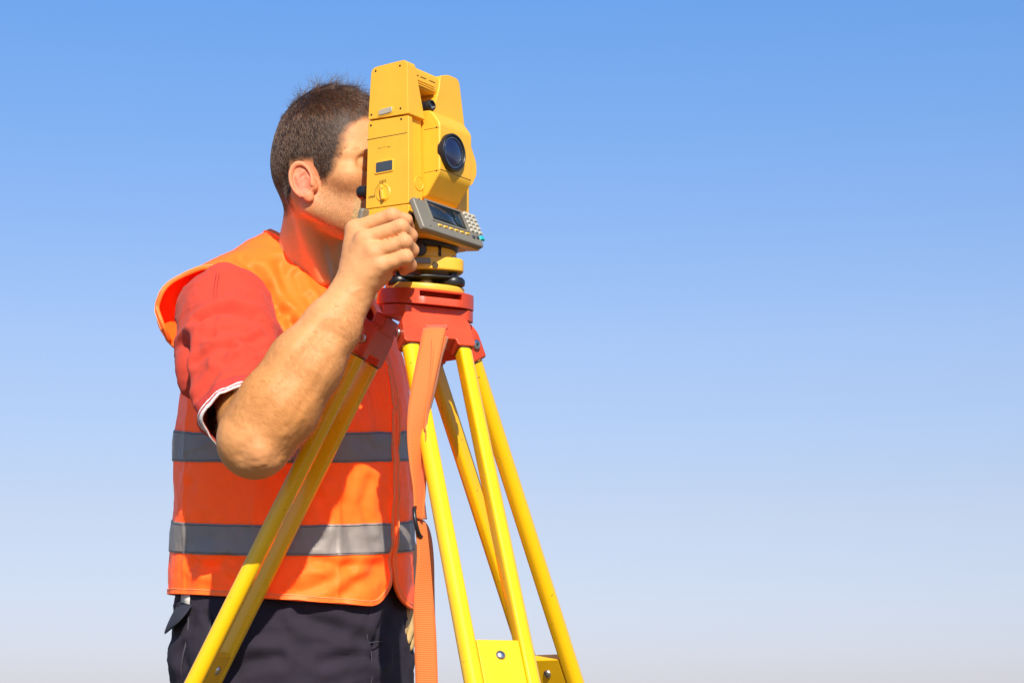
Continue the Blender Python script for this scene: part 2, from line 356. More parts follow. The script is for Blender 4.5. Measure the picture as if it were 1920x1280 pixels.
# lower body: display wedge on both faces
pr_ = [onw(*p, WA) for p in [(774, 372), (799, 438), (786, 449)]]
fc = -.0115
zb = zy(461)                                        # flat middle of the underside, above the rotating collar
half = [(pr_[0][0] - fc, pr_[0][1]), (pr_[1][0] - fc, pr_[1][1]), (pr_[1][0] - fc - .014, pr_[1][1] + .002), (.042, zb)]
RS = .030
prof = [(fc + a, z) for a, z in half] + [(fc - RS - (a - half[0][0]) * .35, z) for a, z in half[::-1]]
fz_prism('lower_body', prof, WA + .010, lambda z: .079 - .026 * min(max((pr_[1][1] + .012 - z) / .012, 0), 1), M['body'], bevel=.003, bseg=3)
# display: plane through the slanted face
ftop, fbot = Vector((pr_[0][0], pr_[0][1])), Vector((pr_[1][0], pr_[1][1]))
sl = (fbot - ftop).normalized(); nrm2 = Vector((-sl.y, sl.x)) if -sl.y > 0 else Vector((sl.y, -sl.x))
DN = FW * nrm2.x + Vector((0, 0, nrm2.y)); DS = FW * sl.x + Vector((0, 0, sl.y))    # outward normal, downslope
D0 = I(ftop.x, 0, ftop.y) + DN * .010
def D(s, w, h): return D0 + DS * s + E2 * w + DN * h
def ond(px, py, h=0): q = hit(px, py, D0 + DN * h, DN) - D0; return q.dot(DS), q.dot(E2)
cor = [ond(*p) for p in [(775.5, 371.5), (884, 402), (908, 457), (799, 434)]]
s0, s1 = sum(c[0] for c in cor[:2]) / 2, sum(c[0] for c in cor[2:]) / 2
w0, w1 = sum(cor[i][1] for i in (0, 3)) / 2, sum(cor[i][1] for i in (1, 2)) / 2
rim = round_poly([(s0, w0), (s0, w1), (s1, w1), (s1, w0)], .006, 5)
dp = mk('display_panel', *prismvf([D(s, w, -.0105) for s, w in rim], [D(s, w, 0) for s, w in rim]), M['bezel'], ts, bevel=.003, bseg=3)
sq = [ond(*p) for p in [(800.5, 379), (864, 397), (873, 430), (812, 412)]]
a0, a1 = (sq[0][0] + sq[1][0]) / 2, (sq[2][0] + sq[3][0]) / 2; b0, b1 = (sq[0][1] + sq[3][1]) / 2, (sq[1][1] + sq[2][1]) / 2
fr_o = [(a0 - .003, b0 - .004), (a0 - .003, b1 + .004), (a1 + .003, b1 + .004), (a1 + .003, b0 - .004)]
fr_i = [(a0, b0), (a0, b1), (a1, b1), (a1, b0)]
vf = ([D(s, w, -.0005) for s, w in fr_o] + [D(s, w, .0012) for s, w in fr_o] + [D(s, w, .0012) for s, w in fr_i] + [D(s, w, -.0005) for s, w in fr_i],
      [(i + 4 * j, (i + 1) % 4 + 4 * j, (i + 1) % 4 + 4 * ((j + 1) % 4), i + 4 * ((j + 1) % 4)) for j in range(4) for i in range(4)])
mk('screen_frame', *vf, M['bezel'], dp, smooth=30, bevel=.0003)
mk('screen', *prismvf([D(s, w, -.001) for s, w in fr_i], [D(s, w, .0004) for s, w in fr_i]), M['screen'], dp, smooth=None)
ss = b0 + (b1 - b0) * .74
mk('screen_print', *prismvf([D(s, w, .0004) for s, w in [(a0 + .003, ss), (a0 + .003, b1 - .002), (a1 - .003, b1 - .002), (a1 - .003, ss)]], [D(s, w, .0006) for s, w in [(a0 + .003, ss), (a0 + .003, b1 - .002), (a1 - .003, b1 - .002), (a1 - .003, ss)]]), mat('faint display segment area', (.014, .026, .034), .1, coat=.6), dp, smooth=None)
def key(name, s, w, hs, hw, h, m, rr=.3):
    q = round_poly([(s - hs, w - hw), (s - hs, w + hw), (s + hs, w + hw), (s + hs, w - hw)], min(hs, hw) * rr, 2)
    c = Vector((s, w))
    return mk(name, *prismvf([D(a, b, -.0005) for a, b in q], [D(s + (a - s) * .72, w + (b - w) * .72, h) for a, b in q]), m, dp, smooth=35)
ka, kb_ = ond(825, 422.7), ond(876.3, 438.5)
for i in range(6): key('function_key', ka[0] + (kb_[0] - ka[0]) * i / 5, ka[1] + (kb_[1] - ka[1]) * i / 5, .0019, .0050, .0018, M['fkey'])
q00, q20, q04 = ond(871.5, 400.5), ond(886.5, 406), ond(885, 432)
for r_ in range(5):
    for c_ in range(3):
        s = q00[0] + (q20[0] - q00[0]) * c_ / 2 + (q04[0] - q00[0]) * r_ / 4; w = q00[1] + (q20[1] - q00[1]) * c_ / 2 + (q04[1] - q00[1]) * r_ / 4
        key('key', s, w, .0032, .0046, .0024, M['key'], .5)
t_ = ond(903, 447.5); key('enter_key', t_[0], t_[1], .004, .006, .0028, M['teal'], .6)
for p in [(887.5, 444.5), (895, 446)]:
    t_ = ond(*p); key('dark_key', t_[0], t_[1], .003, .0036, .0018, M['darkgrey'], .6)
for p in [(786, 372.3), (807.5, 423.5)]:
    t_ = ond(*p); mk('screw', *lathevf(D(t_[0], t_[1], -.0005), DN, [(.0013, 0), (.0013, .0008)], 14), M['screw'], dp)
# rear display panel, on the observer's side
ra, rb = Vector((fc - RS, half[0][1])), Vector((fc - RS - (half[1][0] - half[0][0]) * .35, half[1][1]))
rs = (rb - ra).normalized(); rn = Vector((rs.y, -rs.x)); rn = rn if rn.x < 0 else -rn
rp = lambda s, w, h: I(ra.x + rs.x * s + rn.x * h, w, ra.y + rs.y * s + rn.y * h)
mk('display_panel', *prismvf([rp(s, w, -.001) for s, w in rim], [rp(s, w, .008) for s, w in rim]), M['bezel'], ts, bevel=.003, bseg=3)
# side tangent knobs under the observer's fingers
wv, zv = onf(772, 417, FB)
mk('tangent_knob', *lathevf(I(FB - .03, wv - .003, zv), Vector((FW.x, FW.y, 0)), [(.012, 0), (.0150, .003), (.0150, .036), (.0135, .039), (.004, .0395)], 36), M['black'], ts, smooth=40)

# ================================================================== TRIBRACH
tb = thing('tribrach', 'yellow levelling base with black foot screws under the surveying instrument', 'levelling base', (AX, AY, zy(545)))
C = lambda z: Vector((AX, AY, z))
zt = zy(472)
mk('dark_collar', *lathevf(C(zt), (0, 0, 1), [(.044, -.004), (.050, 0), (.0515, .002), (.0515, zb - zt - .0015), (.049, zb - zt - .0005), (.03, zb - zt - .0005)], 64), M['black'], tb, smooth=40)
zp1, zp0 = zy(492), zy(517)
mk('clamp_body', *lathevf(C(zp1), (0, 0, 1), [(.0478, -.003), (.0478, (zt - zp1) * .8), (.046, zt - zp1 - .001), (.04, zt - zp1 + .001)], 64), M['body'], tb, smooth=40)
# plate with three rounded lobes
AZS = [rad(66), rad(-54), rad(186)]
def azv(a): return Vector((math.sin(a), -math.cos(a), 0))
lob = []
for k in range(120):
    t = 2 * math.pi * k / 120; d = azv(t)
    r = .0505
    for a in AZS:
        dt = (t - a + math.pi) % (2 * math.pi) - math.pi
        r += .0125 * math.exp(-(dt / .42) ** 2)
    lob.append(d * r)
mk('tribrach_plate', *prismvf([C(zp0) + v for v in lob], [C(zp1) + v for v in lob]), M['body'], tb, bevel=.0035, bseg=3)
mk('spring_plate', *prismvf([C(zy(531)) + v * 1.0 for v in lob], [C(zy(527)) + v * 1.0 for v in lob]), M['black'], tb, bevel=.001)
for a in AZS:
    c = C(-.005) + azv(a) * .047
    fs_ = mk('foot_screw', *lathevf(c + Vector((0, 0, zy(537))), (0, 0, 1), [(.014, 0), (.0178, .0015), (.0188, .004), (.0188, .0085), (.0178, .011), (.009, .0125), (.0065, .013), (.0065, .028)], 40), M['black'], tb, smooth=35)
    mk('screw_shaft', *lathevf(c + Vector((0, 0, zy(525))), (0, 0, 1), [(.0058, 0), (.0058, .022)], 20), M['brass'], fs_)
    cyl('screw_cap', c + Vector((0, 0, zp1 + .004)), (0, 0, 1), .0062, .005, M['steel'], tb, bevel=.001, n=24)
mk('fixing_screw', *lathevf(C(zy(536)), (0, 0, 1), [(.019, -.006), (.021, .002), (.021, .006), (.012, .009), (.010, .02)], 32), M['brass'], tb, smooth=40)
# round lens of the optical plummet, level vial, lock lever
d_ = azv(rad(-10)); side_ = Vector((d_.y, -d_.x, 0))
q = hit(787, 467.5, C(0) + d_ * .049, d_)
cyl('plummet_eyepiece', q - d_ * .012, d_, .0105, .020, M['darkgrey'], tb, bevel=.002); cyl('pin', q + d_ * .0075, d_, .0015, .0012, M['steel'], tb, n=14)
d2 = azv(rad(28)); q = hit(824, 471, C(0) + d2 * .047, d2)
mk('slot', *boxvf((-.0022, -.002, -.0075), (.0022, .0018, .0075)), M['black'], tb, smooth=None, tf=lambda x, y, z: q + Vector((-d2.y, d2.x, 0)) * x + d2 * y + Vector((0, 0, z)))
d3 = azv(rad(8)); q = hit(786, 489, C(0) + d3 * .049, d3)
mk('level_plate', *boxvf((-.017, -.006, -.0045), (.017, .004, .0045)), M['bezel'], tb, bevel=.001, tf=lambda x, y, z: q + Vector((-d3.y, d3.x, 0)) * x + d3 * y + Vector((0, 0, z)))
d4 = azv(rad(22)); q = hit(816, 497, C(0) + d4 * .051, d4)
cyl('plate_hole', q - d4 * .002, d4, .0048, .0028, M['seam'], tb, n=24)

# ================================================================== TRIPOD
tr = thing('tripod', 'yellow surveying tripod with orange red head and tubular legs', 'tripod', (AX, AY, 0))
zh1, zh0 = zy(555), zy(606)
TX, TY = -.066, .11                                  # the head is not quite level
def lean(o):
    for v in o.data.vertices: v.co.z += TX * (v.co.x - .07) + TY * v.co.y
    return o
lean(cyl('top_plate', C(zh1 + .0005), (0, 0, 1), .0605, zy(542.5) - zh1 - .0005, M['headplate'], tr, bevel=.0015, n=72))
zs_ = zy(583)
# cast head: two stacked rings with flats for the hinges
LEGAZ = [rad(23.5), rad(-101), rad(138.5)]
def head_ring(r, flat):
    pts = []
    for k in range(144):
        t = 2 * math.pi * k / 144; rr = r
        for a in LEGAZ:
            dt = (t - a + math.pi) % (2 * math.pi) - math.pi
            if abs(dt) < rad(60): rr = min(rr, flat / max(math.cos(dt), .3)) if abs(dt) < rad(44) else rr
        pts.append(azv(t) * rr)
    return pts
h1 = head_ring(.0745, .0690); h2 = head_ring(.0735, .054)
hu = mk('cast_head', *prismvf([C(zs_) + v for v in h1], [C(zh1) + v for v in h1]), M['red'], tr, smooth=35)
hl = mk('head_skirt', *prismvf([C(zh0) + v for v in h2], [C(zs_ - .001) + v for v in h2]), M['red'], tr, smooth=35)
for a in LEGAZ:
    u = azv(a); t = Vector((-u.y, u.x, 0))
    v, f = boxvf((.040, -.034, zy(569)), (.09, .034, zy(559)))
    boolean_cut(hu, ([Vector((AX, AY, 0)) + u * x + t * y + Vector((0, 0, z)) for x, y, z in v], f))
for o in (hu, hl):
    lean(o)
    b = o.modifiers.new('bevel', 'BEVEL'); b.width = .0018; b.segments = 2; b.limit_method = 'ANGLE'; b.angle_limit = rad(40)
TILT = rad(26.6); ZHINGE = zy(615); RH = .056
for li, a in enumerate(LEGAZ):
    u = azv(a); t = Vector((-u.y, u.x, 0))
    d = u * math.sin(TILT) - Vector((0, 0, math.cos(TILT)))         # down the leg
    o_ = u * math.cos(TILT) + Vector((0, 0, math.sin(TILT)))        # outward normal of the leg
    H = C(ZHINGE) + Vector((-.016 if li == 1 else -.010, 0, 0)) + u * RH
    LG = lambda s, y, x: H + d * s + t * y + o_ * x                 # along, across, outward
    root = bpy.data.objects.new('leg', None); COL.objects.link(root); root.parent = tr; OFF[root.name] = OFF[tr.name]; root.empty_display_size = .02
    # yoke casting: cap over both tubes, with sockets
    pr = round_poly([(-.055, .012), (-.047, -.004), (.047, -.004), (.055, .012), (.057, .052), (.0285, .052), (.0265, .042), (-.0265, .042), (-.0285, .052), (-.057, .052)], [.004, .004, .004, .004, .006, .004, .002, .002, .004, .006], 4)
    yk = mk('yoke', *prismvf([LG(s, y, -.014) for y, s in pr], [LG(s, y, .0165) for y, s in pr]), M['red'], root, bevel=.005, bseg=3)
    mk('hinge_apron', *boxvf((-.022, -.040, -.016), (.004, .040, .004)), M['red'], root, bevel=.003, tf=LG)
    for sy in (-1, 1):
        # hinge bolts through the yoke cheeks
        cyl('hinge_bolt', LG(.026, sy * .0555, 0), t * sy, .0078, .0052, M['steel'], root, bevel=.0015, n=24)
        cyl('bolt_socket', LG(.026, sy * .0606, 0), t * sy, .0028, .0004, M['screw'], root, n=6)
        yc = .042
        sec = []                                                    # D section in (across, outward)
        for k in range(11):
            q = math.pi * k / 10 - math.pi / 2; sec.append((sy * (yc + .0015 + .0115 * math.cos(q)), .0128 * math.sin(q)))
        sec += [(sy * (yc - .0100), .0128), (sy * (yc - .0100), -.0128)]
        sec = round_poly(sec, [.001] * 11 + [.0075, .0075], 4)
        L_ = 1.06
        tu = mk('tube', *prismvf([LG(.044, y, x) for y, x in sec], [LG(L_, y, x) for y, x in sec]), M['tube'], root, smooth=50)
        mk('socket_collar', *prismvf([LG(.0515, y * 1.0 + sy * .0, x * 1.06) for y, x in sec], [LG(.0540, y, x * 1.06) for y, x in sec]), M['seam'], root, smooth=40)
    # clamp bracket between the tubes, sliding lower leg, steel point
    br = mk('clamp_bracket', *boxvf((.546, -.0315, -.0115), (.69, .0315, .0105)), M['plate'], root, bevel=.0018, tf=LG)
    for s_ in (.570, .655): mk('rivet', *lathevf(LG(s_, 0, .0100), o_, [(.0072, 0), (.0070, .0016), (.0052, .0032), (.0026, .0041), (.0005, .0043)], 24), M['steel'], root, smooth=60)
    for s_ in (.570, .655): mk('rivet', *lathevf(LG(s_, 0, -.0110), -o_, [(.0072, 0), (.0070, .0016), (.0052, .0032), (.0026, .0041), (.0005, .0043)], 24), M['steel'], root, smooth=60)
    s_end = ZHINGE / math.cos(TILT)
    mk('lower_leg', *boxvf((.6905, -.022, -.010), (s_end - .14, .022, .010)), M['plate'], root, bevel=.003, tf=LG)
    mk('foot_clamp', *boxvf((L_ + .0005, -.060, -.018), (L_ + .07, .060, .018)), M['red'], root, bevel=.006, tf=LG)
    mk('ground_point', *lathevf(LG(s_end - .14, 0, 0), d, [(.016, 0), (.016, .05), (.010, .1), (.002, .155)], 20), M['steel'], root, smooth=40)
# ================================================================== implicit modelling kit
f32 = np.float32
def smin(a, b, k): h = np.clip(.5 + .5 * (b - a) / k, 0, 1); return b * (1 - h) + a * h - k * h * (1 - h)
def smax(a, b, k): return -smin(-a, -b, k)
def A(v): return np.array(tuple(v), dtype=f32)
def sphere(p, c, r): return np.linalg.norm(p - A(c), axis=1) - r
def cone(p, a, b, ra, rb):
    a, b = A(a), A(b); ab = b - a; t = np.clip(((p - a) @ ab) / (ab @ ab), 0, 1)
    return np.linalg.norm(p - a - t[:, None] * ab, axis=1) - (ra + (rb - ra) * t)
def ellip(p, c, r, R=None):
    q = p - A(c)
    if R is not None: q = q @ np.asarray(R, f32)
    r = A(r); k0 = np.linalg.norm(q / r, axis=1); k1 = np.linalg.norm(q / (r * r), axis=1) + 1e-9
    return k0 * (k0 - 1) / k1
_lat = np.random.default_rng(3).random((32, 32, 32)).astype(f32) * 2 - 1
def noise(p, s):
    q = np.asarray(p, f32) * s + 100.0; i = np.floor(q).astype(int); f = (q - i).astype(f32); f = f * f * (3 - 2 * f); o = 0
    for dx in (0, 1):
        for dy in (0, 1):
            for dz in (0, 1):
                w = (f[:, 0] if dx else 1 - f[:, 0]) * (f[:, 1] if dy else 1 - f[:, 1]) * (f[:, 2] if dz else 1 - f[:, 2])
                o = o + w * _lat[(i[:, 0] + dx) % 32, (i[:, 1] + dy) % 32, (i[:, 2] + dz) % 32]
    return o
def mesh_sdf(fn, lo, hi, h):
    """surface nets over a sparse block grid -> verts, quads"""
    lo = np.array(lo, float); B = 8
    nb = np.ceil((np.array(hi) - lo) / (h * B)).astype(int); n = nb * B + 1
    bi = np.stack(np.meshgrid(*[np.arange(k) for k in nb], indexing='ij'), -1).reshape(-1, 3)
    cen = lo + (bi + .5) * B * h
    dc = fn(cen.astype(f32))
    act = np.abs(dc) < B * h * .95
    D = np.empty(n, f32)
    big = np.repeat(np.repeat(np.repeat(dc.reshape(nb).astype(f32), B, 0), B, 1), B, 2)
    D[:-1, :-1, :-1] = big; D[-1] = 1; D[:, -1] = 1; D[:, :, -1] = 1
    k = np.stack(np.meshgrid(*[np.arange(B + 1)] * 3, indexing='ij'), -1).reshape(-1, 3)
    ab = bi[act]
    for s in range(0, len(ab), 400):
        idx = (ab[s:s + 400, None] * B + k[None]).reshape(-1, 3)
        D[idx[:, 0], idx[:, 1], idx[:, 2]] = fn((lo + idx * h).astype(f32))
    S = D < 0
    m = tuple(k - 1 for k in n)
    cnt = np.zeros(m, np.uint8)
    cs = [(a, b, c) for a in (0, 1) for b in (0, 1) for c in (0, 1)]
    for a, b, c in cs: cnt += S[a:m[0] + a, b:m[1] + b, c:m[2] + c]
    cell = np.argwhere((cnt > 0) & (cnt < 8))
    vid = np.full(m, -1, np.int32); vid[cell[:, 0], cell[:, 1], cell[:, 2]] = np.arange(len(cell))
    val = np.stack([D[cell[:, 0] + a, cell[:, 1] + b, cell[:, 2] + c] for a, b, c in cs], 1)
    pos = np.zeros((len(cell), 3)); w = np.zeros(len(cell))
    for i, ci in enumerate(cs):
        for j in range(i + 1, 8):
            cj = cs[j]
            if sum(x != y for x, y in zip(ci, cj)) != 1: continue
            x = (val[:, i] < 0) != (val[:, j] < 0)
            t = np.where(x, val[:, i] / np.where(x, val[:, i] - val[:, j], 1), 0)
            pos += np.where(x[:, None], np.array(ci) + t[:, None] * (np.array(cj) - np.array(ci)), 0); w += x
    V = lo + (cell + pos / w[:, None]) * h
    F = []
    for ax in range(3):
        sl0 = [slice(1, k - 1) for k in n]; sl1 = [slice(1, k - 1) for k in n]
        sl0[ax] = slice(0, n[ax] - 1); sl1[ax] = slice(1, n[ax])
        a, b = S[tuple(sl0)], S[tuple(sl1)]
        e = np.argwhere(a != b); st = a[e[:, 0], e[:, 1], e[:, 2]]
        off = np.ones(3, int); off[ax] = 0; e = e + off
        u, v = (ax + 1) % 3, (ax + 2) % 3
        q = []
        for du, dv in ((-1, -1), (0, -1), (0, 0), (-1, 0)):
            c = e.copy(); c[:, u] += du; c[:, v] += dv; q.append(vid[c[:, 0], c[:, 1], c[:, 2]])
        q = np.stack(q, 1); q[~st] = q[~st][:, ::-1]; F.append(q)
    F = np.concatenate(F); F = F[(F >= 0).all(1)]
    return V, F
def normals(V, F):
    N = np.zeros_like(V); fn = np.cross(V[F[:, 2]] - V[F[:, 0]], V[F[:, 3]] - V[F[:, 1]])
    for k in range(4): np.add.at(N, F[:, k], fn)
    return N / (np.linalg.norm(N, axis=1, keepdims=True) + 1e-12)
def clip(V, F, g):
    """keep g > 0 of a polygon mesh, cutting faces along g = 0"""
    V = [tuple(v) for v in V]; out = []; cut = {}
    pos = g > 0; faces = F if isinstance(F, list) else F.tolist()
    for f in faces:
        s = [pos[i] for i in f]
        if all(s): out.append(list(f)); continue
        if not any(s): continue
        q = []
        for a, b in zip(f, f[1:] + f[:1]):
            if pos[a]: q.append(a)
            if pos[a] != pos[b]:
                k = (min(a, b), max(a, b))
                if k not in cut:
                    t = g[k[0]] / (g[k[0]] - g[k[1]]); t = min(max(t, .02), .98); p, r = V[k[0]], V[k[1]]
                    V.append(tuple(p[i] + t * (r[i] - p[i]) for i in range(3))); cut[k] = len(V) - 1
                q.append(cut[k])
        if len(q) > 2: out.append(q)
    used = sorted({i for f in out for i in f}); mp = {o: n for n, o in enumerate(used)}
    return np.array([V[i] for i in used]), [[mp[i] for i in f] for f in out]
def loops(F):
    """ordered boundary loops of a polygon mesh"""
    ed = {}
    for f in F:
        for a, b in zip(f, f[1:] + f[:1]): ed[(a, b)] = 1
    nx = {a: b for (a, b) in ed if (b, a) not in ed}
    out = []
    while nx:
        s = next(iter(nx)); l = [s]; c = nx.pop(s)
        while c != s and c in nx: l.append(c); c = nx.pop(c)
        out.append(l)
    return out
def smooth_loop(P_, it=3):
    P_ = np.array(P_)
    for _ in range(it): P_ = .5 * P_ + .25 * (np.roll(P_, 1, 0) + np.roll(P_, -1, 0))
    return P_
def pnormals(V, F):
    N = np.zeros_like(V)
    for f in F:
        n = np.cross(V[f[1]] - V[f[0]], V[f[2]] - V[f[0]])
        for i in f: N[i] += n
    return N / (np.linalg.norm(N, axis=1, keepdims=True) + 1e-12)
def mkv(name, V, F, m, parent, **k):
    return mk(name, V, F if isinstance(F, list) else F.tolist(), m, parent, smooth=None, **k)
def add_attr(o, name, vals, kind='FLOAT'):
    a = o.data.attributes.new(name, kind, 'POINT'); a.data.foreach_set('value', np.asarray(vals, f32))

# ================================================================== PERSON: pose
FB_ = rad(28)                                                  # body yaw: facing right, turned towards the camera
bf = A((math.cos(FB_), -math.sin(FB_), 0)); br = A((-math.sin(FB_), -math.cos(FB_), 0))
T0 = A(P(550, 1000, 3.515)); T0[2] = 0                           # body axis on the ground
ps = thing('person', 'man in orange safety vest and red shirt bending to look through the surveying instrument', 'person', (T0[0], T0[1], 0))
def TL(p): q = p - T0; return q @ bf, q @ br, p[:, 2]            # forward, right, height
zp = lambda py, Y: P(550, py, Y).z
# ---- head
HY = 3.345; HO = A(P(622, 279, HY)); FH = rad(25)
hf = A((math.cos(FH), -math.sin(FH), 0)); hr = A((-math.sin(FH), -math.cos(FH), 0)); hu_ = A((0, 0, 1))
HR = np.stack([hf, hr, hu_], 1)
def HL(p): return (p - HO) @ HR                                 # -> forward, right, up
def HW(f, r, u): return HO + hf * f + hr * r + hu_ * u
EARC, EART = np.array([-.006, .078, -.074], f32), rad(12)
def head(p):
    q = HL(p); s = np.abs(q[:, 1]); Q = np.stack([q[:, 0], s, q[:, 2]], 1)
    d = ellip(Q, (-.002, 0, .002), (.098, .076, .099))
    d = smin(d, ellip(Q, (-.030, 0, -.035), (.066, .064, .068)), .03)
    d = smin(d, ellip(Q, (.038, 0, -.055), (.058, .057, .080)), .03)
    d = smin(d, cone(Q, (-.004, .050, -.108), (.078, .014, -.146), .018, .017), .03)
    d = smin(d, ellip(Q, (.040, 0, -.112), (.052, .046, .044)), .025)
    d = smin(d, sphere(Q, (.060, .047, -.066), .019), .025)
    d = smin(d, cone(Q, (.088, .006, -.024), (.062, .054, -.028), .0105, .009), .014)
    d = smax(d, -ellip(Q, (.089, .036, -.044), (.019, .019, .0135)), .010)
    d = smin(d, sphere(Q, (.0690, .034, -.045), .0135), .002)
    d = smin(d, cone(Q, (.0755, .033, -.0365), (.066, .050, -.0435), .0066, .0048), .005)      # upper lid
    d = smin(d, cone(Q, (.094, 0, -.040), (.114, 0, -.078), .009, .012), .014)
    d = smin(d, sphere(Q, (.101, .013, -.083), .0085), .008)
    d = smin(d, cone(Q, (.097, 0, -.105), (.086, .020, -.109), .0068, .0045), .008)
    d = smin(d, cone(Q, (.095, 0, -.117), (.085, .018, -.113), .0074, .0045), .008)
    # ear: disc, helix, antihelix, concha, tragus, lobe
    e = Q - EARC; c, sn = math.cos(EART), math.sin(EART)
    ex = e[:, 0] * c + e[:, 2] * sn; ez = -e[:, 0] * sn + e[:, 2] * c; ey = e[:, 1] + .42 * e[:, 0]
    ex, ey, ez = ex / .88, ey / .9, ez / .92; E = np.stack([ex, ey, ez], 1)
    base = ellip(E, (.000, -.003, .002), (.0175, .0062, .0300))
    ang = np.arctan2(ez - .004, ex * 1.62); rr = np.sqrt((ex * 1.62) ** 2 + (ez - .004) ** 2)
    hel = np.sqrt(((rr - .0292) * .85) ** 2 + (ey - .0035) ** 2) - .0042
    hel = np.where((ang < -.55) & (ang > -1.9), hel + .004, hel)
    ear = smin(base, hel, .003)
    anti = cone(E, (-.0080, .0000, -.014), (-.0070, .0010, .009), .0030, .0027)
    anti = smin(anti, cone(E, (-.0065, .0015, .010), (.0045, .001, .0185), .0030, .0022), .003)
    ear = smax(ear, -ellip(E, (.0050, .0045, -.005), (.0092, .0105, .0125)), .002)
    ear = smax(ear, -ellip(E, (.0005, .0060, .0140), (.0105, .0078, .0100)), .002)
    ear = smin(ear, anti, .003)
    ear = smin(ear, cone(E, (.0150, -.002, -.012), (.0155, -.001, .000), .0060, .0055), .005)
    ear = smin(ear, ellip(E, (.0035, -.0005, -.0275), (.0085, .0052, .0090)), .006)
    ear = smin(ear, sphere(E, (.004, -.012, -.004), .0125), .008)
    return smin(d, ear, .005)
NK0, NK1 = A(P(597, 385, 3.385)), A(P(576, 520, 3.455))
def neck(p):
    d = cone(p, NK0, NK1, .053, .055)
    d = smin(d, cone(p, HW(-.035, .045, -.085), A(P(606, 520, 3.395)), .017, .014), .02)          # sternomastoid
    d = smin(d, cone(p, A(P(570, 470, 3.46)), A(P(480, 580, 3.44)), .026, .026), .02)            # trapezius
    d = smin(d, cone(p, A(P(575, 450, 3.46)), A(P(660, 550, 3.60)), .040, .045), .03)
    return smin(d, cone(p, A(P(570, 585, 3.50)), A(P(560, 650, 3.51)), .075, .11), .03)
# ---- right arm, raised to the instrument
SH = P(432, 585, 3.315); EL = P(478, 826, 3.075)
ARM = [((478, 826, 3.07), .0535), ((520, 764, 3.07), .0575), ((572, 684, 3.075), .0520), ((622, 612, 3.08), .0400), ((653, 562, 3.085), .0305)]
def chain(p, pts, k):
    d = None
    for (a, ra), (b, rb) in zip(pts[:-1], pts[1:]):
        c = cone(p, P(*a), P(*b), ra, rb); d = c if d is None else smin(d, c, k)
    return d
FING = {  # MCP, PIP, DIP, tip  (pixel x, pixel y, distance), radii
    'index':  ([(666, 431, 3.090), (735, 405, 3.072), (761, 413, 3.084), (769, 428, 3.100)], (.0150, .0118, .0098, .0080)),
    'middle': ([(684, 450, 3.066), (751, 426, 3.052), (770, 442, 3.070), (769, 458, 3.092)], (.0152, .0120, .0100, .0083)),
    'ring':   ([(699, 474, 3.056), (758, 454, 3.046), (773, 469, 3.066), (766, 483, 3.090)], (.0148, .0115, .0096, .0080)),
    'little': ([(712, 499, 3.056), (760, 482, 3.048), (770, 497, 3.066), (757, 507, 3.086)], (.0142, .0108, .0090, .0075))}
THUMB = ([(668, 520, 3.108), (690, 462, 3.128), (724, 436, 3.122), (748, 430, 3.110)], (.017, .0135, .0115, .0095))
def hand(p):
    palm = None; W = (653, 562, 3.085)
    for nm in ('index', 'middle', 'ring', 'little'):
        pt, r = FING[nm]; c = cone(p, P(*W), P(*pt[0]), .0215, r[0] * 1.0); palm = c if palm is None else smin(palm, c, .016)
    palm = smin(palm, cone(p, P(668, 545, 3.09), P(718, 512, 3.075), .022, .015), .012)         # heel of the hand
    palm = smin(palm, cone(p, P(672, 440, 3.095), P(708, 500, 3.072), .013, .013), .012)
    fg = None
    for nm in FING:
        pt, r = FING[nm]; d = cone(p, P(*pt[0]), P(*pt[1]), r[0] * .90, r[1])
        d = smin(d, cone(p, P(*pt[1]), P(*pt[2]), r[1] * .97, r[2]), .005); d = smin(d, cone(p, P(*pt[2]), P(*pt[3]), r[2] * .97, r[3]), .004)
        d = smin(d, sphere(p, P(*pt[1]), r[1] * 1.03), .003)
        fg = d if fg is None else smin(fg, d, .0012)
    pt, r = THUMB; th = cone(p, P(*pt[0]), P(*pt[1]), r[0], r[1])
    th = smin(th, cone(p, P(*pt[1]), P(*pt[2]), r[1], r[2]), .005); th = smin(th, cone(p, P(*pt[2]), P(*pt[3]), r[2], r[3]), .004)
    d = smin(palm, fg, .0060); d = smin(d, th, .006)
    return smin(d, sphere(p, P(640, 571, 3.066), .0125), .012)                                    # head of the ulna
def arm(p):
    d = smin(cone(p, SH, P(450, 700, 3.205), .054, .045), cone(p, P(450, 700, 3.205), EL, .045, .049), .03)
    d = smin(d, chain(p, ARM, .02), .018)
    d = smin(d, sphere(p, P(486, 853, 3.055), .026), .02)                                         # point of the elbow
    return d
# ---- left arm hanging behind
LSH = P(650, 570, 3.695)
LARM = [((700, 850, 3.685), .046), ((722, 950, 3.650), .044), ((744, 1050, 3.650), .034), ((748, 1100, 3.585), .028)]
def larm(p):
    d = smin(cone(p, LSH, P(*LARM[0][0]), .062, .046), chain(p, LARM, .02), .02)
    d = smin(d, cone(p, P(748, 1100, 3.585), P(749, 1148, 3.555), .026, .024), .02)
    d = smin(d, cone(p, P(746, 1110, 3.580), P(761, 1150, 3.540), .02, .018), .015)
    f = None
    for a, b, c, r in (((754, 1143, 3.542), (755, 1172, 3.516), (752, 1188, 3.504), .0105), ((761, 1150, 3.544), (764, 1182, 3.524), (761, 1200, 3.514), .0108),
                       ((766, 1150, 3.554), (770, 1190, 3.538), (766, 1212, 3.530), .0105), ((769, 1146, 3.567), (773, 1188, 3.558), (770, 1206, 3.552), .0095)):
        k = smin(cone(p, P(*a), P(*b), r * 1.1, r), cone(p, P(*b), P(*c), r, r * .8), .004); f = k if f is None else smin(f, k, .002)
    d = smin(d, f, .008)
    return smin(d, cone(p, P(744, 1115, 3.565), P(739, 1160, 3.528), .015, .0105), .008)
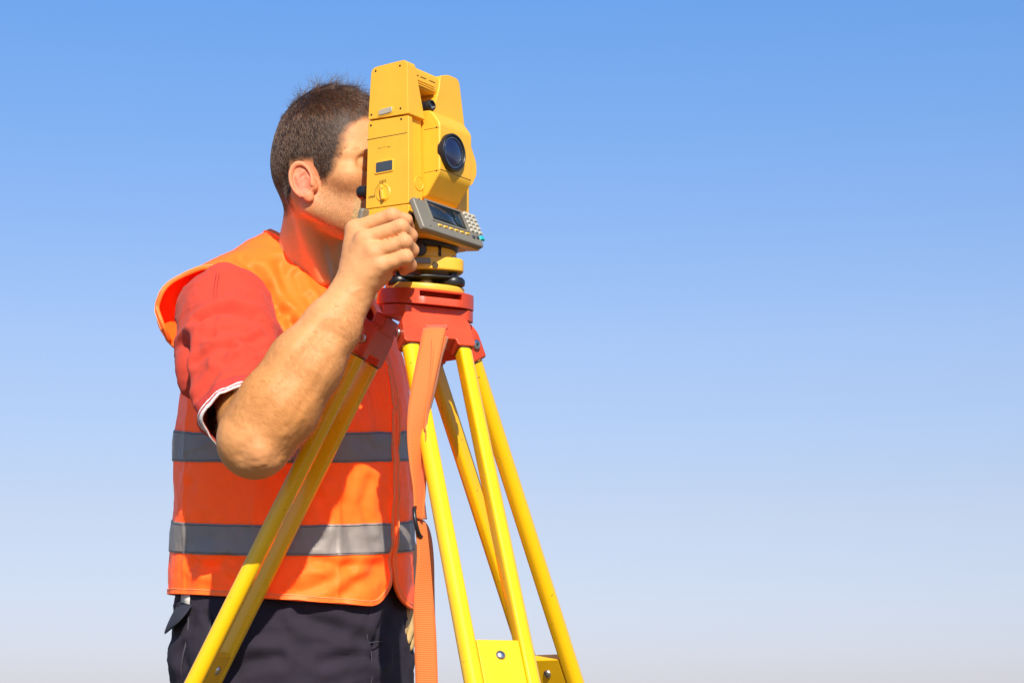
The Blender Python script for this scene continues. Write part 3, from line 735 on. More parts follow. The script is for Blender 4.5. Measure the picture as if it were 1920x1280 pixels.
def lazy(fn, p, lo, hi, m=.05):
    """evaluate fn only near its box"""
    lo, hi = np.array(lo) - m, np.array(hi) + m
    g = np.maximum(lo - p, p - hi).max(1); out = (np.maximum(g, 0) + m).astype(f32); k = g < 0
    if k.any(): out[k] = fn(p[k])
    return out
hb_lo, hb_hi = HO - .15, HO + .15; hb_lo[2] = HO[2] - .17
def bb(pts, r): q = np.array([tuple(P(*a)) for a in pts]); return q.min(0) - r, q.max(0) + r
HB = bb([a for k in FING.values() for a in k[0]] + THUMB[0] + [(640, 575, 3.07)], .03)
AB = bb([(430, 575, 3.315), (478, 826, 3.04), (653, 562, 3.085)], .07)
LB = bb([(650, 570, 3.72)] + [a[0] for a in LARM] + [(784, 1212, 3.55), (742, 1160, 3.54)], .06)
NB = (np.minimum(NK0, NK1) - .18, np.maximum(NK0, NK1) + .18); NB[0][2] = P(556, 640, 3.50).z - .13
def body(p):
    d = lazy(head, p, hb_lo, hb_hi)
    d = smin(d, lazy(neck, p, *NB), .022)
    a = lazy(arm, p, *AB); hnd = lazy(hand, p, *HB); a = smin(a, hnd, .016)
    d = smin(d, a, .02)
    return smin(d, lazy(larm, p, *LB), .02)
import time as _t; _t0 = _t.time()
lo_ = np.minimum.reduce([hb_lo, HB[0], AB[0], LB[0], NB[0]]) - .01; hi_ = np.maximum.reduce([hb_hi, HB[1], AB[1], LB[1], NB[1]]) + .01
BV, BF = mesh_sdf(body, lo_, hi_, .0020)
BN = normals(BV, BF)
print('body', len(BV), round(_t.time() - _t0, 1))
# ---- masks on the skin
HP = HL(BV.astype(f32)); hf_, hs_, hu2 = HP[:, 0], np.abs(HP[:, 1]), HP[:, 2]
def hair_mask(f, s, u):
    u = u + .012 * np.clip(s / .07, 0, 1.2)
    """> 0 inside the hairline (head coordinates)"""
    front = np.interp(u, [-.12, -.075, -.069, -.047, -.012, .012, .030, .046, .056, .07], [-.038, -.030, .026, .045, .062, .064, .072, .094, .105, .3])
    low = np.where(f > -.036, np.where(f > .008, -.070, -.034), -.104 - .10 * np.clip(-f - .06, 0, 1))
    m = np.minimum(front - f, u - low)
    return m
hm = hair_mask(hf_, hs_, hu2) + .003 * noise(BV, 60) + .0025 * noise(BV, 230)
q_ = np.stack([hf_ - EARC[0], hs_ - EARC[1], hu2 - EARC[2]], 1)
inear = (np.sqrt((q_[:, 0] / .022) ** 2 + (q_[:, 2] / .036) ** 2) < 1) & (hs_ > .066 - .35 * q_[:, 0])
onhead = (hu2 > -.135) & (np.linalg.norm(HP - np.array([0, 0, -.03]), axis=1) < .15)
scalp = np.clip((hm + .003) / .018, 0, 1) * onhead * ~inear
earred = np.clip(1.25 - np.sqrt((q_[:, 0] / .026) ** 2 + (q_[:, 2] / .042) ** 2), 0, 1) * (hs_ > .06)
st = np.clip((-.058 - hu2 + .35 * (hf_ - .02) * 0) / .03, 0, 1) * np.clip((hf_ + .012) / .03, 0, 1) * np.clip((hu2 + .20) / .04, 0, 1)
st = st * np.clip((.105 - hf_) / .02, 0, 1) * (1 - inear) * (hs_ > .0); st = np.where(np.linalg.norm(HP - np.array([.03, 0, -.1]), axis=1) < .13, st, 0)
neck_bounce_offset = np.clip((HO[2] - .075 - BV[:, 2]) / .05, 0, 1) * (np.abs((BV - T0) @ br) < .16) * (BV[:, 1] > 3.22)  # neck mask: skin coloured less red to offset light bounced off the vest
tan = np.clip(1 - np.abs((BV - A(P(520, 760, 3.07))) @ A((P(655, 560, 3.09) - P(478, 826, 3.07)).normalized())) / .20, 0, 1) * (BV[:, 1] < 3.2)
lips = np.clip(1 - np.linalg.norm((HP - np.array([.096, 0, -.111])) / np.array([.016, .026, .012]), axis=1), 0, 1)
# knuckles are a touch redder
kn = np.zeros(len(BV))
for nm in FING:
    for j in (0, 1, 2): kn = np.maximum(kn, np.exp(-(np.linalg.norm(BV - A(P(*FING[nm][0][j])), axis=1) / .017) ** 2))
# skin relief: fine creases at the finger joints, tendons, wrist folds
disp = .00035 * noise(BV, 160) * (1 - scalp)
for nm in FING:
    pt, r = FING[nm]; a, b = A(P(*pt[0])), A(P(*pt[1])); d_ = (b - a) / np.linalg.norm(b - a)
    near = np.linalg.norm(BV - b, axis=1) < .02
    t_ = (BV - b) @ d_
    disp += np.where(near, -.0006 * (np.exp(-((t_ + .0035) / .0011) ** 2) + np.exp(-((t_ - .0005) / .0011) ** 2)), 0)
    w_ = A(P(653, 562, 3.085)); ab = a - w_; tt = np.clip(((BV - w_) @ ab) / (ab @ ab), 0, 1)
    dd = np.linalg.norm(BV - w_ - tt[:, None] * ab, axis=1)
def arm_line(pts, depth, w, raised=0.0):
    q = np.stack([BV[:, 0], BV[:, 2]], 1); best = np.full(len(BV), 9.0)
    w_ = [np.array((P(x, y, 3.05).x, P(x, y, 3.05).z)) for x, y in pts]
    for a, b in zip(w_[:-1], w_[1:]):
        ab = b - a; t = np.clip(((q - a) @ ab) / (ab @ ab), 0, 1); best = np.minimum(best, np.linalg.norm(q - a - t[:, None] * ab, axis=1))
    k = np.clip(-BN[:, 1] * 2, 0, 1) * (BV[:, 1] < 3.14) * ((BV - A(P(452, 784, 3.115))) @ A((P(478, 826, 3.07) - P(436, 690, 3.205)).normalized()) > -.03)
    return -depth * np.exp(-(best / w) ** 2) * k
# muscles, ulna, elbow point, tendons and veins of the raised arm
for pts, dep, w in (([(480, 800), (530, 740), (580, 672), (612, 625)], .0030, .013), ([(520, 690), (565, 640), (600, 595)], -.0026, .012), ([(505, 850), (560, 790), (605, 715), (635, 650)], -.0022, .010),
                    ([(545, 805), (590, 735), (622, 675)], .0016, .006), ([(492, 868), (486, 850)], -.0042, .014), ([(455, 858), (470, 840)], .0030, .012), ([(525, 858), (515, 838)], .0028, .012),
                    ([(430, 790), (455, 815)], .0016, .010), ([(560, 700), (585, 660), (600, 640), (612, 600)], -.0005, .0022), ([(600, 640), (618, 622), (628, 590)], -.0005, .0020), ([(520, 745), (545, 725), (560, 700)], -.0005, .0022),
                    ([(648, 530), (672, 490), (684, 452)], -.0010, .0035), ([(655, 538), (684, 505), (698, 476)], -.0010, .0035), ([(662, 548), (694, 522), (711, 500)], -.0008, .0035), ([(660, 505), (672, 470), (690, 458)], -.0007, .0020), ([(668, 520), (690, 495)], -.0006, .0020),
                    ([(626, 545), (640, 552)], .0007, .0020), ([(622, 556), (640, 562)], .0006, .0018)):
    disp += arm_line(pts, dep, w)
el_ = np.exp(-(np.linalg.norm(BV - A(P(487, 858, 3.03)), axis=1) / .034) ** 2)
disp += el_ * .0005 * noise(BV * np.array([.5, 1, 1.7]), 170) + .0003 * noise(BV, 60) * (BV[:, 1] < 3.2)
kn = np.maximum(kn, el_ * .5)
BVd = BV + BN * disp[:, None]
def skin_material():
    m = bpy.data.materials.new('skin'); m.use_nodes = True; n = m.node_tree; L = n.links.new; b = n.nodes['Principled BSDF']
    def attr(nm): a = n.nodes.new('ShaderNodeAttribute'); a.attribute_name = nm; return a.outputs['Fac']
    def mix(fac, a, bcol, mode='MIX'):
        x = n.nodes.new('ShaderNodeMix'); x.data_type = 'RGBA'; x.blend_type = mode
        if isinstance(fac, float): x.inputs[0].default_value = fac
        else: L(fac, x.inputs[0])
        if isinstance(a, tuple): x.inputs[6].default_value = (*a, 1)
        else: L(a, x.inputs[6])
        if isinstance(bcol, tuple): x.inputs[7].default_value = (*bcol, 1)
        else: L(bcol, x.inputs[7])
        return x.outputs[2]
    def noise_(s, d=3, lo=.35, hi=.65):
        t = n.nodes.new('ShaderNodeTexNoise'); t.inputs['Scale'].default_value = s; t.inputs['Detail'].default_value = d; L(tc.outputs['Object'], t.inputs['Vector'])
        r = n.nodes.new('ShaderNodeMapRange'); r.inputs[1].default_value = lo; r.inputs[2].default_value = hi; L(t.outputs['Fac'], r.inputs[0]); return r.outputs[0]
    def mul(a, k):
        x = n.nodes.new('ShaderNodeMath'); x.operation = 'MULTIPLY'; L(a, x.inputs[0])
        if isinstance(k, float): x.inputs[1].default_value = k
        else: L(k, x.inputs[1])
        return x.outputs[0]
    tc = n.nodes.new('ShaderNodeTexCoord')
    c = mix(noise_(38), (.70, .335, .135), (.65, .295, .112))
    c = mix(mul(noise_(160, 2, .56, .70), .14), c, (.50, .21, .10))
    c = mix(mul(attr('tan'), .90), c, (.57, .235, .066))
    c = mix(mul(attr('knuckle'), .35), c, (.66, .27, .15))
    c = mix(mul(attr('red'), .85), c, (.52, .365, .150))  # neck tone lowered in red, painted against the vest's bounce light
    c = mix(mul(attr('ear'), .95), c, (.72, .20, .115))
    c = mix(mul(attr('lips'), .8), c, (.48, .16, .13))
    c = mix(mul(mul(attr('stubble'), noise_(620, 2, .30, .70)), .60), c, (.13, .065, .035))
    c = mix(attr('scalp'), c, (.030, .0145, .0075))
    L(c, b.inputs['Base Color']); b.inputs['Roughness'].default_value = .56; b.inputs['Specular IOR Level'].default_value = .30
    b.inputs['Subsurface Weight'].default_value = .12; b.inputs['Subsurface Radius'].default_value = (1, .35, .15); b.inputs['Subsurface Scale'].default_value = .006
    t = n.nodes.new('ShaderNodeTexNoise'); t.inputs['Scale'].default_value = 520; t.inputs['Detail'].default_value = 3; L(tc.outputs['Object'], t.inputs['Vector'])
    bp = n.nodes.new('ShaderNodeBump'); bp.inputs['Strength'].default_value = .22; bp.inputs['Distance'].default_value = .0012; L(t.outputs['Fac'], bp.inputs['Height']); L(bp.outputs[0], b.inputs['Normal'])
    return m
body_o = mkv('body', BVd, BF, skin_material(), ps)
for nm, v in (('scalp', scalp), ('red', neck_bounce_offset), ('ear', earred), ('stubble', st), ('tan', tan), ('lips', lips), ('knuckle', kn)): add_attr(body_o, nm, v)
# ---- finger nails
nailm = mat('finger nail', (.78, .52, .42), .3, coat=.3)
def nail(c, n_, along, r, ln):
    n_ = Vector(n_).normalized(); al = (Vector(along) - n_ * Vector(along).dot(n_)).normalized(); sd = n_.cross(al); V = []; F = []; K = 7
    for i in range(K):
        for j in range(K):
            a, b = (i / (K - 1) - .5) * 2, (j / (K - 1) - .5) * 2
            w = r * (1 - .25 * max(a, 0) ** 2 - .18 * max(-a, 0) ** 3)
            V.append(Vector(c) + al * a * ln + sd * b * w + n_ * (-.0022 * b * b - .0010 * a * a))
    for i in range(K - 1):
        for j in range(K - 1): F.append((i * K + j, (i + 1) * K + j, (i + 1) * K + j + 1, i * K + j + 1))
    return mk('fingernail', V, F, nailm, ps, smooth=None, solid=.0006)
def tipnail(pt, r, out):
    a, b = P(*pt[2]), P(*pt[3]); d = (b - a).normalized(); o = Vector(out); o = (o - d * o.dot(d)).normalized()
    nail(b - d * .001 + o * (r[3] * 1.02), o, d, r[3] * .72, .0062)
tipnail(*FING['index'], (1, -.35, .25)); tipnail(*FING['middle'], (1, -.5, 0)); tipnail(*FING['ring'], (1, -.6, -.2))
for a, b, r in (((755, 1172, 3.516), (752, 1188, 3.504), .0095), ((764, 1182, 3.524), (761, 1200, 3.514), .0095)):
    d = (P(*b) - P(*a)).normalized(); o = Vector((.35, -1, .1)); o = (o - d * o.dot(d)).normalized(); nail(P(*b) - d * .002 + o * r * .86, o, d, r * .66, .0055)

# ================================================================== CLOTHES
PB = lambda x, y, Y: P(x, y, Y + .04)
def loft(p, Z, Aa, Bb, off=0, cf=None):
    f, r, z = TL(p); a = np.interp(z, Z, Aa).astype(f32) + off; b = np.interp(z, Z, Bb).astype(f32) + off
    if cf is not None: f = f - np.interp(z, Z, cf)
    k = np.sqrt((np.abs(r) / a) ** 2.2 + (np.abs(f) / b) ** 2.2)
    return (k - 1) * np.minimum(a, b) * .95
TZ = [.85, .97, 1.08, 1.24, 1.34, 1.41, 1.47, 1.53, 1.58]
TA = [.192, .192, .192, .192, .190, .180, .150, .10, .05]
TB = [.195, .195, .195, .193, .180, .158, .120, .08, .04]
def vest_d(p):
    d = loft(p, TZ, TA, TB); d = np.maximum(d, p[:, 2] - 1.56)
    d = smin(d, cone(p, PB(522, 507, 3.44), PB(366, 586, 3.325), .062, .063), .05)
    return smin(d, cone(p, PB(575, 505, 3.49), PB(690, 592, 3.67), .062, .06), .05)
def shirt_d(p):
    d = loft(p, TZ, TA, TB, -.034)
    d = smin(d, cone(p, PB(528, 528, 3.46), PB(440, 590, 3.30), .042, .046), .03)
    d = smin(d, cone(p, PB(575, 520, 3.49), PB(655, 585, 3.62), .055, .06), .04)
    return smin(d, sleeve_d(p), .012)
CU = A(P(457, 784, 3.115)); CUN = A((P(478, 826, 3.07) - P(436, 690, 3.205)).normalized())
def sleeve_d(p):
    d = smin(cone(p, PB(424, 588, 3.275), P(438, 695, 3.215), .0775, .0765), cone(p, P(438, 695, 3.215), P(468, 802, 3.10), .0765, .0600), .02)
    return smin(d, cone(p, PB(655, 590, 3.61), PB(695, 800, 3.63), .072, .062), .02)
def px_dist(V, pts, Y):
    """distance in the vertical plane facing the camera to a polyline given in sight lines at distance Y"""
    q = np.stack([V[:, 0], V[:, 2]], 1); best = np.full(len(V), 9.0)
    w = [np.array((PB(x, y, Y).x, PB(x, y, Y).z)) for x, y in pts]
    for a, b in zip(w[:-1], w[1:]):
        ab = b - a; t = np.clip(((q - a) @ ab) / (ab @ ab), 0, 1); best = np.minimum(best, np.linalg.norm(q - a - t[:, None] * ab, axis=1))
    return best
def crease(V, sc, s, k=7):
    """crisp wrinkles: ridges along the zero lines of a noise"""
    return (1 - np.abs(noise(V * np.array(sc), s))) ** k
def fold(V, pts, Y, depth, w):
    """a soft fold: raised on one side, sunk along the line"""
    d = px_dist(V, pts, Y); return -depth * np.exp(-(d / w) ** 2) + .55 * depth * np.exp(-((d - 2.0 * w) / (1.1 * w)) ** 2)
def trace(fn, pxs):
    o = np.array([0, 0, CAM_Z]); D = np.array([tuple(ray(*q).normalized()) for q in pxs]); t = np.full(len(D), 2.6)
    for _ in range(60): t = t + .8 * fn((o + D * t[:, None]).astype(f32))
    return o + D * t[:, None]
# ---- red polo shirt
shirtm = mat('red cotton jersey', (.56, .047, .020), .9, var=.07, vscale=60, bump=.5, bscale=800, sheen=.06)
lo_ = [T0[0] - .36, 2.93, 1.0]; hi_ = [T0[0] + .36, 3.80, 1.64]
SV, SF = mesh_sdf(shirt_d, lo_, hi_, .0036)
SN = normals(SV, SF)
dsp = .0042 * noise(SV * np.array([1, 1, .7]), 24) + .0014 * noise(SV * np.array([1.3, 1, .8]), 52) + .0003 * noise(SV, 120)
dsp += .0019 * crease(SV, (1, 1, .75), 30, 9) + .0011 * crease(SV + 3, (1.1, 1, .8), 55, 9)
near = np.clip((3.34 - SV[:, 1]) / .06, 0, 1)
for pts, dep, w in (([(372, 600), (400, 583), (432, 577), (470, 590), (500, 617), (528, 650)], .0075, .0075), ([(345, 640), (346, 700), (357, 750), (372, 790)], .010, .009),
                    ([(398, 640), (425, 625), (460, 632), (490, 660)], .003, .007), ([(380, 690), (410, 668), (445, 664)], .0028, .006), ([(392, 760), (420, 712), (452, 690)], .003, .006),
                    ([(405, 600), (402, 640)], .002, .005), ([(425, 690), (450, 650), (492, 640)], .0025, .006)):
    dsp += fold(SV, pts, 3.14, dep * 1.5, w) * near
SV = SV + SN * dsp[:, None]
s_c = (SV - CU) @ CUN                                               # beyond the cuff plane
upper = (SV[:, 1] < 3.28) & (SV[:, 2] < PB(450, 640, 3.1).z)
gs = np.where(upper, -s_c, .05)
NKA = A(PB(586, 452, 3.43))
f_, r_, z_ = TL(SV.astype(f32)); nf, nr = (NKA - T0) @ bf, (NKA - T0) @ br
gn = np.sqrt(((f_ - nf) / .078) ** 2 + ((r_ - nr) / .066) ** 2) - 1; gn = np.where(z_ > 1.40, gn * .07, .05)
gl = np.where((SV[:, 1] > 3.54), (SV[:, 2] - PB(690, 770, 3.63).z), .05); gl = np.where((SV[:, 1] > 3.54) & ((SV - T0) @ br < -.20), gl, .05)
SV2, SF2 = clip(SV, SF, np.minimum.reduce([gs, gn, gl]))
mkv('shirt', SV2, SF2, shirtm, ps, solid=.002)
ribm = mat('red ribbed cuff knit', (.52, .040, .028), .9, var=.12, bump=.5, bscale=1500)
white = mat('white knit stripe', (.80, .76, .74), .85, bump=.3, bscale=900)
def band(V, F, N, lo, hi, off, s, extra, name, m, parent, solid=.0022):
    V_ = V + N * off; g1 = np.minimum(np.minimum(s - lo, hi - s), extra)
    v, f = clip(V_, F, g1)
    if len(f):
        o = mkv(name, v, f, m, parent, solid=solid); o_pn = pnormals(v, f)
        if 'tape' in name:
            for lp in loops(f):
                if len(lp) < 40: continue
                p_ = smooth_loop(v[lp], 2); tg = np.roll(p_, -1, 0) - np.roll(p_, 1, 0); tg /= np.linalg.norm(tg, axis=1, keepdims=True) + 1e-9
                iw = np.cross(o_pn[lp], tg); mk('tape_stitch', *sweepvf(p_ + iw * .0030 + o_pn[lp] * .0003, .0005, 5, closed=True), tstitch, parent, smooth=None)
        return o
cs = np.where(upper, -s_c, -1)
sh_o = bpy.data.objects['shirt']
SNn = normals(SV, SF)
for lo, hi, off, nm, m in ((-.0005, .0036, .0014, 'cuff_stripe', white), (.0037, .0063, .0012, 'cuff_rib', ribm), (.0064, .0090, .0014, 'cuff_stripe', white), (.0091, .0235, .0010, 'cuff_rib', ribm)):
    band(SV, SF, SNn, lo, hi, off, cs, np.full(len(SV), .05), nm, m, sh_o)
qs = trace(sleeve_d, [(406, 512), (403, 530), (401, 548), (400, 566)]); qs = np.array(catmull(qs, 5))
for dx in (0, .0045): mk('sleeve_seam', *sweepvf(qs + np.array([dx, -.0045, .001]), .0007, 5), ribm, sh_o, smooth=None)
# ---- safety vest
vestm = mat('fluorescent orange mesh fabric', (1.95, .195, .022), .46, var=.05, vscale=25, bump=.22, bscale=1400, spec=.38, trans=.07)
vestm.node_tree.nodes['Principled BSDF'].inputs['Specular Tint'].default_value = (1, .62, .36, 1)
bindm = mat('orange binding tape', (1.65, .20, .02), .55, var=.05, bump=.3, bscale=900)
tapem = mat('grey reflective tape', (.275, .240, .215), .52, metal=.15, var=.07, vscale=40, bump=.25, bscale=600)
tstitch = mat('grey stitching thread', (.10, .095, .09), .8)
stitch = mat('pale stitching thread', (.75, .40, .16), .8)
lo_ = [T0[0] - .40, 3.10, .91]; hi_ = [T0[0] + .36, 3.85, 1.62]
VV, VF = mesh_sdf(vest_d, lo_, hi_, .0042)
VN = normals(VV, VF)
f_, r_, z_ = TL(VV.astype(f32)); th = np.arctan2(r_, f_)
low_ = np.clip((1.40 - z_) / .1, 0, 1)
dv = .0045 * noise(np.stack([th * .55, z_ * .35, f_ * 0], 1), 9) * low_ + .0022 * noise(VV * np.array([1, 1, .45]), 22)
dv += .0016 * noise(VV * np.array([1, 1, .7]), 48) + .0007 * noise(VV, 110)
dv += .0034 * noise(np.stack([th * .2 + z_ * .8, z_ * 2.0, r_], 1), 7) * low_ * np.clip((z_ - .96) / .1, .3, 1)
dv += .0024 * crease(VV, (1, 1, .8), 13, 10) * np.clip(noise(VV, 6) + .5, 0, 1) + .0014 * crease(VV + 5, (1, 1, 1.3), 26, 9) * np.clip(noise(VV + 2, 8) + .4, 0, 1)
for c_, k_ in ((1.30, 1), (2.05, 1), (.62, 1), (-.55, 1), (-1.6, 1)):            # creases left by folding in the packet
    dv += .0022 * np.exp(-((th - c_ + .02 * noise(VV, 9)) / .016) ** 2) * np.clip((1.30 - z_) / .05, 0, 1)
for pts, dep, w in (([(640, 1110), (690, 1075), (735, 1030)], .0035, .010), ([(560, 1108), (610, 1090), (650, 1060)], .0028, .009), ([(640, 940), (655, 1000), (660, 1080)], .002, .009),
                    ([(470, 500), (510, 560), (540, 600)], .0040, .010), ([(515, 475), (535, 530), (560, 575)], .0042, .009), ([(545, 500), (562, 540), (585, 585)], .0040, .007), ([(505, 600), (520, 575), (540, 580), (546, 610)], .0040, .006),
                    ([(575, 545), (590, 580), (600, 610)], .003, .006), ([(380, 1060), (420, 1045), (450, 1060)], .003, .008), ([(345, 900), (372, 940), (380, 1000)], .002, .010),
                    ([(560, 900), (600, 930), (610, 975)], .002, .008), ([(690, 890), (680, 940), (690, 980)], .0022, .007), ([(590, 1050), (640, 1058), (700, 1050)], .0022, .007), ([(350, 1050), (400, 1062), (430, 1090)], .0026, .008),
                    ([(440, 470), (470, 500), (490, 530)], .003, .008), ([(590, 640), (620, 690), (640, 760)], .003, .010), ([(690, 650), (700, 720), (712, 790)], .003, .009)):
    dv += fold(VV, pts, 3.27, dep * 1.45, w) * np.clip((3.46 - VV[:, 1]) / .05, 0, 1)
VV = VV + VN * dv[:, None]; VNn = normals(VV, VF)
f_, r_, z_ = TL(VV.astype(f32))
hem = .968 - .075 * f_ + .003 * (r_ < 0)
g_hem = z_ - hem
sw = .0035 + .004 * np.clip((1.35 - z_) / .3, 0, 1)                              # the open front, straight down from the V
g_open = np.where(f_ > 0, np.abs(r_ - .004) - sw * .45, .05)
R_ = .058
rx = np.where(r_ > .004, r_ - .004, .004 - r_) - sw * .45
cx, cz = rx - R_, (z_ - hem) - R_
g_cor = np.where((cx < 0) & (cz < 0) & (f_ > 0), R_ - np.sqrt(cx * cx + cz * cz), .05)
zv0, zv1 = 1.345, 1.53                                                          # V neck
wv = np.interp(z_, [zv0, zv1], [0.0, .058]); g_v = np.where((f_ > nf) & (z_ > zv0 - .01), np.abs(r_ - .004) - wv, .05)
gn = (np.sqrt(((f_ - nf) / .080) ** 2 + ((r_ - nr) / .062) ** 2) - 1) * .068; gn = np.where(z_ > 1.40, gn, .05)
ah = [(290, 572), (310, 530), (345, 507), (392, 494), (438, 513), (478, 562), (510, 615), (540, 672), (548, 730), (520, 790), (440, 820), (360, 780), (326, 690), (312, 630)]
ahw = np.array([(PB(x, y, 3.28).x, PB(x, y, 3.28).z) for x, y in ah])
ahs = np.array(catmull([*map(tuple, ahw), tuple(ahw[0])], 5))[:-1]
q = np.stack([VV[:, 0], VV[:, 2]], 1); ins = np.zeros(len(q), bool); dmin = np.full(len(q), 9.0)
for a, b in zip(ahs, np.roll(ahs, -1, 0)):
    c_ = ((a[1] > q[:, 1]) != (b[1] > q[:, 1])) & (q[:, 0] < (b[0] - a[0]) * (q[:, 1] - a[1]) / (b[1] - a[1] + 1e-12) + a[0]); ins ^= c_
    ab = b - a; t = np.clip(((q - a) @ ab) / (ab @ ab), 0, 1); dmin = np.minimum(dmin, np.linalg.norm(q - a - t[:, None] * ab, axis=1))
sd = np.where(ins, -dmin, dmin); g_arm = np.maximum(sd, VV[:, 1] - 3.360)
g_larm = (np.sqrt((((VV - A(PB(686, 640, 3.69))) @ A((1, 0, 0))) / .105) ** 2 + ((VV[:, 1] - 3.71) / .09) ** 2 + ((VV[:, 2] - PB(686, 640, 3.69).z) / .125) ** 2) - 1) * .1
G = np.minimum.reduce([g_hem, g_open, g_cor, g_v, gn, g_arm, g_larm])
V2, F2 = clip(VV, VF, G)
vo = mkv('safety_vest', V2, F2, vestm, ps, solid=.0016)
PN = pnormals(V2, F2)
for lp in loops(F2):
    if len(lp) < 30: continue
    pts = smooth_loop(V2[lp], 4); nn = PN[lp]
    # binding: a flat tape folded over the edge, with a stitch line beside it
    Vb = []; Fb = []; m_ = len(pts)
    tang = np.roll(pts, -1, 0) - np.roll(pts, 1, 0); tang /= np.linalg.norm(tang, axis=1, keepdims=True) + 1e-9
    inw = np.cross(nn, tang); inw /= np.linalg.norm(inw, axis=1, keepdims=True) + 1e-9
    prof_ = [(-.0010, .0022), (.0075, .0020), (.0078, -.0030), (-.0010, -.0032), (-.0022, -.0006)]
    for i in range(m_):
        for a_, b_ in prof_: Vb.append(pts[i] + inw[i] * a_ + nn[i] * b_)
    k5 = len(prof_)
    for i in range(m_):
        for j in range(k5): Fb.append((i * k5 + j, i * k5 + (j + 1) % k5, ((i + 1) % m_) * k5 + (j + 1) % k5, ((i + 1) % m_) * k5 + j))
    mk('edge_binding', Vb, Fb, bindm, vo, smooth=50)
    stp = pts + inw * .0062 + nn * .0024
    mk('stitch_line', *sweepvf(stp, .00055, 5, closed=True), stitch, vo, smooth=None)
# reflective tapes round the waist
g_side = np.minimum.reduce([g_hem - .004, g_open - .001, g_v - .004, g_arm - .004, g_larm - .004])
for (zn0, zn1, zf0, zf1) in ((PB(640, 868, 3.25).z, PB(640, 812, 3.25).z, PB(330, 863, 3.50).z, PB(330, 804, 3.50).z), (PB(640, 1043, 3.25).z, PB(640, 985, 3.25).z, PB(326, 1031, 3.50).z, PB(326, 972, 3.50).z)):
    t = (VV[:, 1] - 3.29) / .25; c0 = zn0 + (zf0 - zn0) * t; c1 = zn1 + (zf1 - zn1) * t; s_ = (z_ - c0) / (c1 - c0)
    h_ = .049
    for sel, side in ((r_ > .004, 1), (r_ <= .004, -1)):
        ex = np.minimum(g_side, np.where(sel, np.abs(r_ - .004) + .0005, -.01))
        tp_ = band(VV, VF, VNn, 0, 1, .0014, s_, np.minimum(ex, 1), 'reflective_tape', tapem, vo, solid=.001)
# ---- work trousers
trm = mat('navy cotton twill', (.0195, .0130, .0255), .9, var=.28, vscale=18, bump=.6, bscale=900)
trd = mat('navy stitched seam', (.050, .046, .062), .9)
HZ = [.75, .86, .93, 1.04, 1.10]; HA = [.175, .178, .177, .170, .165]; HBb = [.180, .184, .182, .168, .15]
def trous_d(p):
    d = loft(p, HZ, HA, HBb); d = np.maximum(d, p[:, 2] - 1.05); d = np.maximum(d, .80 - p[:, 2])
    rk, lk = PB(478, 1225, 3.415), PB(622, 1235, 3.53)
    rl = smin(cone(p, rk, (rk.x + .025, rk.y - .015, .50), .120, .088), cone(p, (rk.x + .025, rk.y - .015, .50), (rk.x + .01, rk.y + .02, .05), .088, .068), .05)
    ll = smin(cone(p, lk, (lk.x + .03, lk.y - .01, .50), .126, .088), cone(p, (lk.x + .03, lk.y - .01, .50), (lk.x + .02, lk.y + .03, .05), .088, .068), .05)
    return smin(smin(d, rl, .05), smin(ll, d, .05), .006)
TVv, TFf = mesh_sdf(trous_d, [T0[0] - .34, 3.08, .0], [T0[0] + .34, 3.80, 1.08], .0062)
TN = normals(TVv, TFf)
dt = .005 * noise(TVv * np.array([.6, .6, 1.3]), 15) + .0025 * noise(TVv * np.array([1, 1, 1.6]), 40) + .0012 * noise(TVv * np.array([.8, .8, 1.8]), 95)
dt += .003 * crease(TVv, (.7, .7, 1.3), 15, 8) + .0016 * crease(TVv + 4, (.8, .8, 1.6), 34, 8)
for pts, dep, w in (([(430, 1262), (460, 1240), (520, 1232)], .006, .010), ([(700, 1205), (640, 1180), (560, 1150)], .004, .010), ([(730, 1130), (705, 1180), (700, 1230)], .005, .008), ([(600, 1240), (660, 1225), (705, 1228)], .0035, .008),
                    ([(330, 1215), (340, 1260), (350, 1300)], .004, .010), ([(380, 1150), (395, 1180), (385, 1220)], .003, .006)):
    dt += fold(TVv, pts, 3.27, dep * 1.5, w) * np.clip((3.46 - TVv[:, 1]) / .05, 0, 1)
TVv = TVv + TN * dt[:, None]
gt = np.minimum(TVv[:, 2] - .03, 1.035 - TVv[:, 2])
tv, tf_ = clip(TVv, TFf, gt)
to = mkv('trousers', tv, tf_, trm, ps, solid=.002)
def seam(name, pxs, off, r, m, dash=0):
    q = trace(trous_d, pxs); q = np.array(catmull(q, 6)); e = 1e-3
    g_ = np.stack([trous_d((q + np.eye(3)[k] * e).astype(f32)) - trous_d((q - np.eye(3)[k] * e).astype(f32)) for k in range(3)], 1); g_ /= np.linalg.norm(g_, axis=1, keepdims=True)
    d_ = .005 * noise(q * np.array([.6, .6, 1.3]), 15) + .0025 * noise(q * np.array([1, 1, 1.6]), 40)
    q = q + g_ * (off + d_[:, None]); return mk(name, *sweepvf(q, r, 6, flat=.6), m, to, smooth=None)
seam('side_seam', [(357, 1126), (353, 1165), (350, 1200), (346, 1240), (338, 1290)], .0012, .0016, trd)
seam('side_seam', [(396, 1126), (392, 1160), (391, 1200)], .001, .0016, trd)
seam('pocket_seam', [(697, 1130), (690, 1165), (686, 1195), (694, 1215), (697, 1250), (696, 1290)], .0015, .0017, trd)
seam('pocket_seam', [(690, 1205), (712, 1202), (738, 1206)], .0015, .0015, trd)
